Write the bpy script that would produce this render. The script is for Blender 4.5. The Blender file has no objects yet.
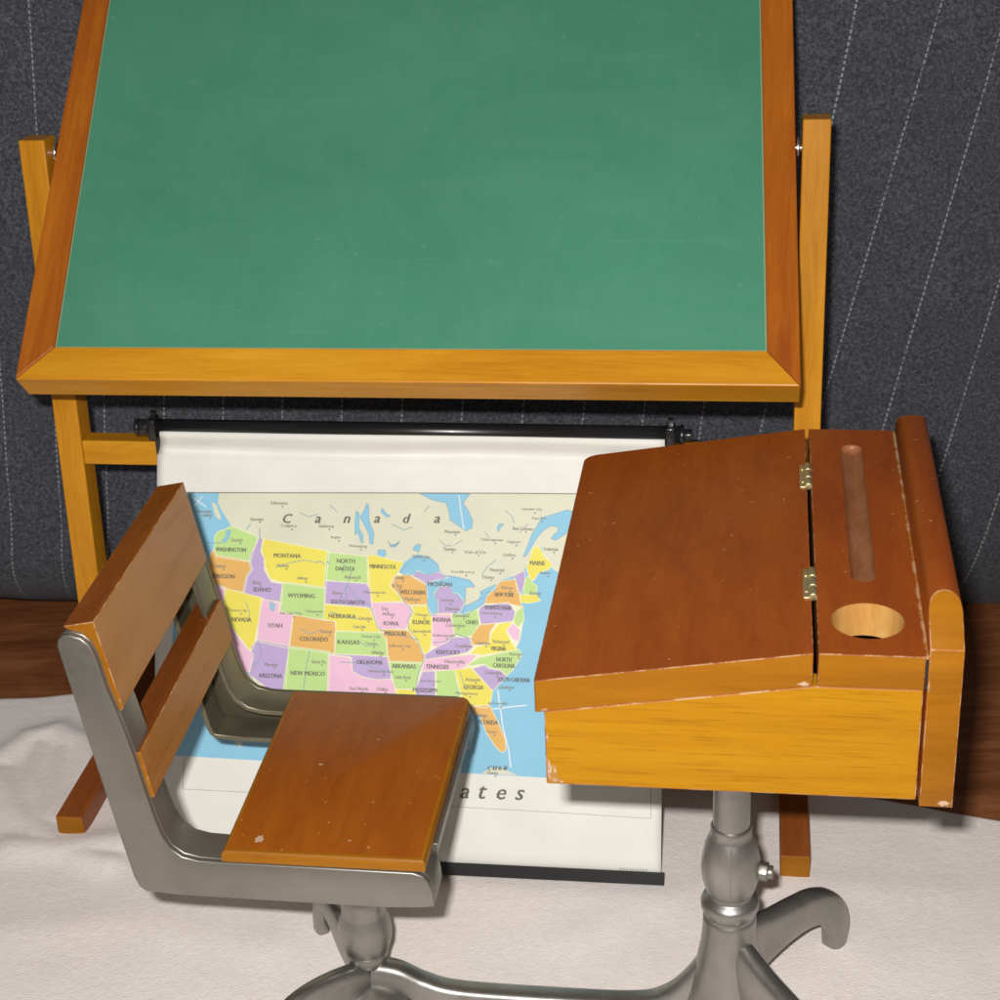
import bpy, bmesh, math, random
from mathutils import Vector, Matrix, noise
random.seed(7)
R = math.radians
sc = bpy.context.scene
COL = sc.collection
S = 0.01                       # all builder numbers are centimetres

# ------------------------------------------------------------------ camera
PITCH, ROLL, CAM_H, FPX = R(25.486), R(2.597), 54.226, 1790.1
fw = Vector((0, math.cos(PITCH), -math.sin(PITCH)))
up0 = Vector((0, math.sin(PITCH), math.cos(PITCH)))
rt0 = Vector((1, 0, 0))
cam_up = math.sin(ROLL) * -rt0 * -1 + math.cos(ROLL) * up0
cam_rt = math.cos(ROLL) * rt0 - math.sin(ROLL) * up0
cd = bpy.data.cameras.new('camera')
cam = bpy.data.objects.new('camera', cd); COL.objects.link(cam)
m = Matrix((cam_rt, cam_up, -fw)).transposed().to_4x4()
m.translation = Vector((0, 0, CAM_H * S))
cam.matrix_world = m
cd.sensor_width = 36; cd.lens = FPX / 1000 * 36
cd.dof.use_dof = True; cd.dof.focus_distance = .76; cd.dof.aperture_fstop = 38
cd.clip_start = .02; cd.clip_end = 50
sc.camera = cam
# ------------------------------------------------------------------ light: dim room + the camera's own flash
w = bpy.data.worlds.new('World'); sc.world = w; w.use_nodes = True
bg = w.node_tree.nodes['Background']
bg.inputs[0].default_value = (1, .93, .86, 1); bg.inputs[1].default_value = .125
ld = bpy.data.lights.new('flash', 'AREA'); ld.shape = 'RECTANGLE'; ld.size = .018; ld.size_y = .010
ld.energy = 7.7; ld.color = (1, .97, .93)
lo = bpy.data.objects.new('flash', ld); COL.objects.link(lo)
lo.location = Vector((-2.3, -1.0, 58.1)) * S
lo.rotation_euler = (Vector((0, 88, 12)) * S - lo.location).to_track_quat('-Z', 'Y').to_euler()
sc.view_settings.view_transform = 'Standard'; sc.view_settings.look = 'None'
sc.view_settings.exposure = 0; sc.view_settings.gamma = 1
sc.view_settings.use_curve_mapping = False

# ------------------------------------------------------------------ helpers
def link(name, me, mats, parent=None):
    for v in me.vertices: v.co *= S
    for m_ in (mats if isinstance(mats, (list, tuple)) else [mats]): me.materials.append(m_)
    o = bpy.data.objects.new(name, me); COL.objects.link(o)
    if parent: o.parent = parent
    return o
def done(name, bm, mats, parent=None, smooth=None):
    bmesh.ops.recalc_face_normals(bm, faces=bm.faces)
    if smooth is not None:
        for f in bm.faces: f.smooth = True
        for e in bm.edges:
            if len(e.link_faces) == 2 and e.calc_face_angle(0) > R(smooth): e.smooth = False
    me = bpy.data.meshes.new(name); bm.to_mesh(me); bm.free()
    return link(name, me, mats, parent)
def thing(name, label, cat, loc, yaw=0):
    o = bpy.data.objects.new(name, None); COL.objects.link(o); o.empty_display_size = .02
    o.location = Vector(loc) * S; o.rotation_euler = (0, 0, R(yaw))
    o['label'] = label; o['category'] = cat
    return o
def prism(bm, pts, ax, a, b, mat=0, off=(0, 0, 0)):
    """closed outline pts (2D) extruded along axis ax from a to b. ax 'y': pts=(x,z); 'x': (y,z); 'z': (x,y)"""
    def P(p, t):
        return {'y': (p[0], t, p[1]), 'x': (t, p[0], p[1]), 'z': (p[0], p[1], t)}[ax]
    va = [bm.verts.new(Vector(P(p, a)) + Vector(off)) for p in pts]
    vb = [bm.verts.new(Vector(P(p, b)) + Vector(off)) for p in pts]
    fs = [bm.faces.new(va), bm.faces.new(vb[::-1])]
    n = len(pts)
    for i in range(n): fs.append(bm.faces.new((va[i], vb[i], vb[(i + 1) % n], va[(i + 1) % n])))
    for f in fs: f.material_index = mat
    return va + vb, fs
def box(bm, x0, x1, y0, y1, z0, z1, mat=0):
    return prism(bm, [(x0, y0), (x1, y0), (x1, y1), (x0, y1)], 'z', z0, z1, mat)
def bev(bm, width, seg=1, mat=-1, test=None, ang=30):
    bmesh.ops.recalc_face_normals(bm, faces=bm.faces)
    es = [e for e in bm.edges if len(e.link_faces) == 2 and abs(e.calc_face_angle(0)) > R(ang) and (test is None or test(e))]
    bmesh.ops.bevel(bm, geom=es, offset=width, segments=seg, affect='EDGES', profile=.5, material=mat, clamp_overlap=True)
def arc(cx, cy, r, a0, a1, n=6):
    return [(cx + r * math.cos(R(a0 + (a1 - a0) * i / n)), cy + r * math.sin(R(a0 + (a1 - a0) * i / n))) for i in range(n + 1)]
def lathe(bm, prof, c=(0, 0), seg=40, mat=0, top=True, bot=True):
    rings = []
    for r, z in prof:
        rings.append([bm.verts.new((c[0] + r * math.cos(2 * math.pi * i / seg), c[1] + r * math.sin(2 * math.pi * i / seg), z)) for i in range(seg)])
    for a, b in zip(rings, rings[1:]):
        for i in range(seg): bm.faces.new((a[i], a[(i + 1) % seg], b[(i + 1) % seg], b[i])).material_index = mat
    if bot: bm.faces.new(rings[0])
    if top: bm.faces.new(rings[-1][::-1])
def sweep(bm, path, secs, up=(0, 0, 1), mat=0, seg_pts=None, side0=None):
    """sweep a 2D section (list of (a,b), a sideways, b along 'up' side) along path; secs = scale per station (wa, wb)"""
    path = [Vector(p) for p in path]; upv = Vector(up); rings = []
    for i, p in enumerate(path):
        t = (path[min(i + 1, len(path) - 1)] - path[max(i - 1, 0)]).normalized()
        side = Vector(side0).normalized() if side0 else t.cross(upv).normalized(); nn = side.cross(t).normalized()
        wa, wb = secs[i]
        rings.append([bm.verts.new(p + side * a * wa + nn * b * wb) for a, b in seg_pts])
    n = len(seg_pts)
    for a, b in zip(rings, rings[1:]):
        for i in range(n): bm.faces.new((a[i], a[(i + 1) % n], b[(i + 1) % n], b[i])).material_index = mat
    bm.faces.new(rings[0]); bm.faces.new(rings[-1][::-1])
    return rings
CIRC = [(math.cos(2 * math.pi * i / 20), math.sin(2 * math.pi * i / 20)) for i in range(20)]
def rod(bm, p, q, r, seg=24, mat=0):
    p, q = Vector(p), Vector(q); t = (q - p).normalized()
    u = t.orthogonal().normalized(); v = t.cross(u)
    A, B = [], []
    for i in range(seg):
        o = u * math.cos(2 * math.pi * i / seg) * r + v * math.sin(2 * math.pi * i / seg) * r
        A.append(bm.verts.new(p + o)); B.append(bm.verts.new(q + o))
    fs = [bm.faces.new(A), bm.faces.new(B[::-1])]
    for i in range(seg): fs.append(bm.faces.new((A[i], B[i], B[(i + 1) % seg], A[(i + 1) % seg])))
    for f in fs: f.material_index = mat
def boolean_diff(o, cutter):
    """cut `cutter` out of o's mesh and throw the cutter away"""
    md = o.modifiers.new('cut', 'BOOLEAN'); md.operation = 'DIFFERENCE'; md.solver = 'EXACT'; md.object = cutter
    md.material_mode = 'TRANSFER'
    bpy.context.view_layer.update()
    me = bpy.data.meshes.new_from_object(o.evaluated_get(bpy.context.evaluated_depsgraph_get()))
    o.modifiers.clear(); old = o.data; o.data = me; me.name = old.name
    bpy.data.objects.remove(cutter)

# ------------------------------------------------------------------ materials
class NT:
    def __init__(s, name):
        s.m = bpy.data.materials.new(name); s.m.use_nodes = True; s.t = s.m.node_tree
        s.b = s.t.nodes['Principled BSDF']
    def n(s, typ, **kw):
        x = s.t.nodes.new(typ)
        for k, v in kw.items():
            if k in x.inputs: x.inputs[k].default_value = v
            else: setattr(x, k, v)
        return x
    def l(s, a, b): s.t.links.new(a, b)
    def coord(s, scale=(1, 1, 1), rot=(0, 0, 0), kind='Object'):
        tc = s.n('ShaderNodeTexCoord'); mp = s.n('ShaderNodeMapping')
        mp.inputs['Scale'].default_value = scale; mp.inputs['Rotation'].default_value = rot
        s.l(tc.outputs[kind], mp.inputs['Vector']); return mp.outputs[0]
    def ramp(s, fac, stops):
        r = s.n('ShaderNodeValToRGB'); e = r.color_ramp.elements
        while len(e) < len(stops): e.new(.5)
        for i, (p, c) in enumerate(stops):
            e[i].position = p; e[i].color = (*c, 1) if len(c) == 3 else c
        s.l(fac, r.inputs[0]); return r.outputs[0]
    def noise(s, vec, scale, detail=4, rough=.55, dist=0):
        x = s.n('ShaderNodeTexNoise'); x.inputs['Scale'].default_value = scale; x.inputs['Detail'].default_value = detail
        x.inputs['Roughness'].default_value = rough; x.inputs['Distortion'].default_value = dist
        s.l(vec, x.inputs['Vector']); return x.outputs['Fac']
    def mix(s, fac, a, b, blend='MIX'):
        x = s.n('ShaderNodeMix', data_type='RGBA', blend_type=blend)
        for sock, v in ((x.inputs[0], fac), (x.inputs[6], a), (x.inputs[7], b)):
            if hasattr(v, 'node'): s.l(v, sock)
            elif isinstance(v, (int, float)): sock.default_value = v
            else: sock.default_value = (*v, 1)
        return x.outputs[2]
    def math(s, op, a, b=0):
        x = s.n('ShaderNodeMath', operation=op)
        for i, v in enumerate((a, b)):
            if hasattr(v, 'node'): s.l(v, x.inputs[i])
            else: x.inputs[i].default_value = v
        return x.outputs[0]
    def bump(s, h, strength, dist):
        x = s.n('ShaderNodeBump'); x.inputs['Strength'].default_value = strength; x.inputs['Distance'].default_value = dist
        s.l(h, x.inputs['Height']); s.l(x.outputs[0], s.b.inputs['Normal'])
    def col(s, c):
        if hasattr(c, 'node'): s.l(c, s.b.inputs['Base Color'])
        else: s.b.inputs['Base Color'].default_value = (*c, 1)
    def p(s, **kw):
        for k, v in kw.items():
            k = k.replace('_', ' ')
            if hasattr(v, 'node'): s.l(v, s.b.inputs[k])
            else: s.b.inputs[k].default_value = v

def wood(name, lo, mid, hi, grain='x', rough=.38, fine=.12, specks=.0, stretch=16, coat=.04, chip=(.5, .27, .12), patch=1., gs=1.):
    """stained wood: long grain along one object axis, pores, slow tone drift, small pale chips"""
    t = NT(name)
    sx = {'x': (1 / stretch, 1, 1), 'y': (1, 1 / stretch, 1), 'z': (1, 1, 1 / stretch)}[grain]
    v = t.coord(sx); v0 = t.coord()
    g = t.noise(v, 260 * gs, 6, .62, 1.2)
    band = t.noise(v, 70 * gs, 3, .5, .6)
    slow = t.noise(v0, 14, 3, .5)
    f = t.math('ADD', t.math('MULTIPLY', g, .45), t.math('MULTIPLY', band, .55))
    c = t.ramp(f, [(.36, lo), (.5, mid), (.64, hi)])
    c = t.mix(t.math('MULTIPLY', t.ramp(slow, [(.35, (0, 0, 0)), (.7, (1, 1, 1))]), .35 * patch), c, lo)
    pores = t.ramp(t.noise(v, 1700, 2, .5), [(.58, (0, 0, 0)), (.68, (1, 1, 1))])
    c = t.mix(t.math('MULTIPLY', pores, fine), c, (lo[0] * .55, lo[1] * .40, lo[2] * .5))
    if specks:
        sp = t.ramp(t.noise(v0, 420, 1, .3), [(.79 - specks * .02, (0, 0, 0)), (.81 - specks * .02, (1, 1, 1))])
        c = t.mix(t.math('MULTIPLY', sp, .7), c, chip)
    t.col(c)
    r = t.math('ADD', t.math('MULTIPLY', t.noise(v0, 60, 4), .22), rough - .11)
    t.p(Roughness=r, Coat_Weight=coat, Coat_Roughness=.3, Specular_IOR_Level=.25)
    t.bump(t.math('ADD', t.math('MULTIPLY', g, .7), t.math('MULTIPLY', t.noise(v0, 500, 2), .3)), .35, .0002)
    return t.m
def worn(name, base, pale, amount=.5):
    t = NT(name); v = t.coord()
    f = t.ramp(t.noise(v, 120, 5, .7), [(.5 - amount * .14, (0, 0, 0)), (.56 - amount * .1, (1, 1, 1))])
    t.col(t.mix(f, base, pale)); t.p(Roughness=.6); return t.m
M = {}
LID = ((.23, .047, .006), (.27, .058, .007), (.305, .070, .0085))
M['lid_top'] = wood('lid_stain_shaded', *LID, grain='y', specks=.5, stretch=5, fine=.04, rough=.42, patch=.3)  # redder stain, with some shade of the top face put into the colour
M['honey'] = wood('honey_wood', (.375, .160, .003), (.42, .188, .004), (.45, .212, .005), grain='x', stretch=34, fine=.42, rough=.45, coat=0, gs=1.9)
M['end'] = wood('lid_edge', (.26, .092, .003), (.31, .115, .004), (.35, .133, .005), grain='x', stretch=10, fine=.12, specks=0, rough=.45)
M['seat'] = wood('seat_stain', (.24, .058, .004), (.29, .075, .005), (.33, .092, .006), grain='y', specks=.5, stretch=5, fine=.08)
M['slat'] = wood('slat_stain', (.33, .135, .030), (.39, .17, .042), (.43, .195, .052), grain='y', specks=0, stretch=8, fine=.05, patch=.5)
M['slat_top'] = wood('slat_top_shaded', (.17, .042, .005), (.23, .06, .007), (.28, .08, .010), grain='y', specks=.2, stretch=8)  # darker copy of the slat wood, shade of upward faces painted in
M['easel_x'] = wood('easel_wood_across', (.46, .18, .006), (.57, .25, .011), (.66, .31, .02), grain='x', stretch=14, fine=.12, specks=0, rough=.4)
M['easel_z'] = wood('easel_wood_upright', (.42, .16, .006), (.52, .215, .010), (.62, .27, .016), grain='z', stretch=14, fine=.12, specks=0, rough=.4)
M['rail_side'] = wood('frame_side_wood', (.27, .062, .005), (.36, .095, .007), (.46, .14, .010), grain='y', stretch=14, fine=.10, specks=0, rough=.4)
M['foot'] = wood('foot_wood', (.22, .055, .012), (.30, .08, .016), (.36, .11, .02), grain='y', stretch=10, rough=.45)
M['worn'] = worn('worn_edge', (.34, .11, .01), (.46, .26, .13), .1)
M['worn_lid'] = worn('worn_lid_edge', (.24, .06, .007), (.42, .22, .10), .1)
M['chip'] = worn('chipped_wood', (.36, .18, .08), (.52, .36, .24), .6)
M['table'] = wood('table_wood', (.15, .048, .016), (.26, .092, .034), (.38, .15, .06), grain='x', stretch=7, rough=.5, fine=.2, coat=0)

t = NT('chalkboard_green'); v = t.coord(); vs = t.coord((.6, 1, 1), (0, 0, R(35)))
c = t.ramp(t.noise(v, 9, 5, .6), [(.3, (.040, .205, .120)), (.7, (.055, .245, .150))])
dust = t.ramp(t.noise(vs, 17, 8, .7, 1.8), [(.42, (0, 0, 0)), (.8, (1, 1, 1))])
c = t.mix(t.math('MULTIPLY', dust, .16), c, (.19, .36, .28))
fib = t.noise(t.coord((1, .12, 1)), 420, 3, .6)
c = t.mix(t.math('MULTIPLY', fib, .14), c, (.17, .36, .26))
sp = t.ramp(t.noise(v, 260, 1, .3), [(.775, (0, 0, 0)), (.79, (1, 1, 1))]); c = t.mix(t.math('MULTIPLY', sp, .10), c, (.4, .55, .45))
for rot, pos in ((35, .5), (-50, .52), (8, .48)):     # hair-thin scratches
    wv = t.coord((.18, 6, 1), (0, 0, R(rot)))
    s_ = t.ramp(t.noise(wv, 26, 2, .4, .4), [(pos + .205, (0, 0, 0)), (pos + .212, (1, 1, 1)), (pos + .219, (0, 0, 0))])
    c = t.mix(t.math('MULTIPLY', s_, .07), c, (.35, .52, .42))
t.col(c); t.p(Roughness=.62, Specular_IOR_Level=.3); t.bump(t.noise(v, 700, 3), .25, .0001); M['green'] = t.m

def metal(name, lo, hi, rough=.42, mets=.75):
    t = NT(name); v = t.coord()
    n1 = t.noise(v, 28, 5, .55); n2 = t.noise(v, 520, 3, .6)
    c = t.ramp(n1, [(.32, lo), (.62, hi)])
    st = t.ramp(t.noise(v, 30, 5, .7, .8), [(.58, (0, 0, 0)), (.72, (1, 1, 1))])
    c = t.mix(t.math('MULTIPLY', st, .38), c, (.17, .115, .07))
    t.col(c); t.p(Metallic=mets, Roughness=t.math('ADD', t.math('MULTIPLY', n2, .14), rough - .07))
    t.bump(t.math('ADD', n2, t.math('MULTIPLY', n1, 1.5)), .18, .00012); return t.m
M['pewter'] = metal('pewter', (.28, .275, .258), (.40, .39, .37), .40, .93)
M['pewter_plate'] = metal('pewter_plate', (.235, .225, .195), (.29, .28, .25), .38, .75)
M['pewter_dark'] = metal('dark_pewter', (.13, .115, .075), (.19, .175, .12), .36, .6)  # darker olive pewter for the far frame and seat bracket
M['brass'] = metal('aged_brass', (.42, .33, .16), (.62, .52, .30), .4, .8)
M['steel'] = metal('bright_steel', (.7, .69, .66), (.8, .8, .78), .25, 1)
t = NT('black_plastic'); t.col((.012, .012, .013)); t.p(Roughness=.3, Coat_Weight=.3); M['black'] = t.m
t = NT('hollow_shade'); t.col((.02, .012, .006)); t.p(Roughness=.9); M['dark'] = t.m  # near-black that puts the shade of hollows into the colour
M['ink_wall'] = wood('inkwell_bare_wood', (.42, .20, .05), (.52, .28, .08), (.58, .34, .11), grain='z', stretch=4, fine=.05)

PAPER_C = {'paper': (.80, .795, .745), 'sea': (.27, .58, .78), 'cream': (.72, .725, .57), 'green': (.52, .74, .28), 'orange': (.80, .47, .14),
           'purple': (.52, .40, .68), 'yellow': (.84, .75, .12), 'pink': (.84, .53, .70), 'edge': (.84, .84, .62),
           'ink': (.13, .13, .11), 'grey': (.42, .42, .40), 'white': (.80, .84, .84), 'river': (.26, .40, .48), 'small': (.25, .24, .20)}
PK = list(PAPER_C)
for k, c0 in PAPER_C.items():
    t = NT('print_' + k); v = t.coord()
    t.col(t.mix(t.ramp(t.noise(v, 35, 3), [(.3, (0, 0, 0)), (.7, (1, 1, 1))]), c0, tuple(x * .93 for x in c0)))
    t.p(Roughness=.55, Specular_IOR_Level=.3)
    t.bump(t.noise(t.coord((.4, 1, 1)), 16, 3, .5, .5), .5, .0022); M['p_' + k] = t.m

t = NT('cream_towelling'); v = t.coord()
n1 = t.noise(v, 1100, 2, .5); n2 = t.noise(v, 220, 4, .7); n3 = t.noise(v, 12, 3)
rib = t.n('ShaderNodeTexWave'); rib.inputs['Scale'].default_value = 190; rib.inputs['Distortion'].default_value = 7; rib.inputs['Detail'].default_value = 2; rib.inputs['Detail Scale'].default_value = 1.2
t.l(t.coord(rot=(0, 0, R(70))), rib.inputs['Vector'])
c = t.mix(t.ramp(n3, [(.35, (0, 0, 0)), (.7, (1, 1, 1))]), (.94, .86, .82), (.91, .86, .85))
c = t.mix(t.math('MULTIPLY', t.ramp(n2, [(.35, (0, 0, 0)), (.65, (1, 1, 1))]), .55), c, (.84, .765, .725))
t.col(c); t.p(Roughness=.95, Specular_IOR_Level=.1, Sheen_Weight=.25)
t.bump(t.math('ADD', t.math('ADD', n1, t.math('MULTIPLY', n2, 1.2)), t.math('MULTIPLY', rib.outputs['Fac'], .10)), .6, .0006); M['towel'] = t.m

# dark wool with pin stripes: UV.x counts stripes, UV.y runs along them in centimetres
t = NT('pinstripe_wool'); uv = t.n('ShaderNodeTexCoord'); sp_ = t.n('ShaderNodeSeparateXYZ'); t.l(uv.outputs['UV'], sp_.inputs[0])
fr = t.math('FRACT', t.math('ADD', sp_.outputs[0], .5))
d_ = t.math('ABSOLUTE', t.math('SUBTRACT', fr, .5))
line = t.math('LESS_THAN', d_, .0125)
dash = t.math('LESS_THAN', t.math('FRACT', t.math('MULTIPLY', sp_.outputs[1], 3.1)), .62)
brk = t.math('GREATER_THAN', t.noise(t.coord(), 110, 3), .40)
lf = t.math('MULTIPLY', t.math('MULTIPLY', line, dash), t.math('ADD', t.math('MULTIPLY', brk, .22), .16))
v = t.coord()
c = t.ramp(t.noise(v, 560, 4, .8), [(.35, (.022, .024, .030)), (.5, (.060, .065, .079)), (.65, (.145, .156, .185))])
c = t.mix(t.math('MULTIPLY', t.noise(v, 22, 4), .6), c, (.045, .046, .052))
fl = t.ramp(t.noise(t.coord((1, 1, 1), (R(20), 0, R(30))), 1500, 2, .5), [(.58, (0, 0, 0)), (.72, (1, 1, 1))])
c = t.mix(t.math('MULTIPLY', fl, .35), c, (.26, .27, .30))
c = t.mix(lf, c, (.62, .66, .70)); t.col(c); t.p(Roughness=.95, Sheen_Weight=.1, Specular_IOR_Level=.1)
t.bump(t.math('ADD', t.noise(v, 800, 4, .7), t.math('MULTIPLY', t.noise(v, 60, 3, .6), 2.5)), .8, .0008); M['wool'] = t.m
t = NT('panel_edge'); t.col((.26, .30, .17)); t.p(Roughness=.6); M['lip'] = t.m
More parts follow.
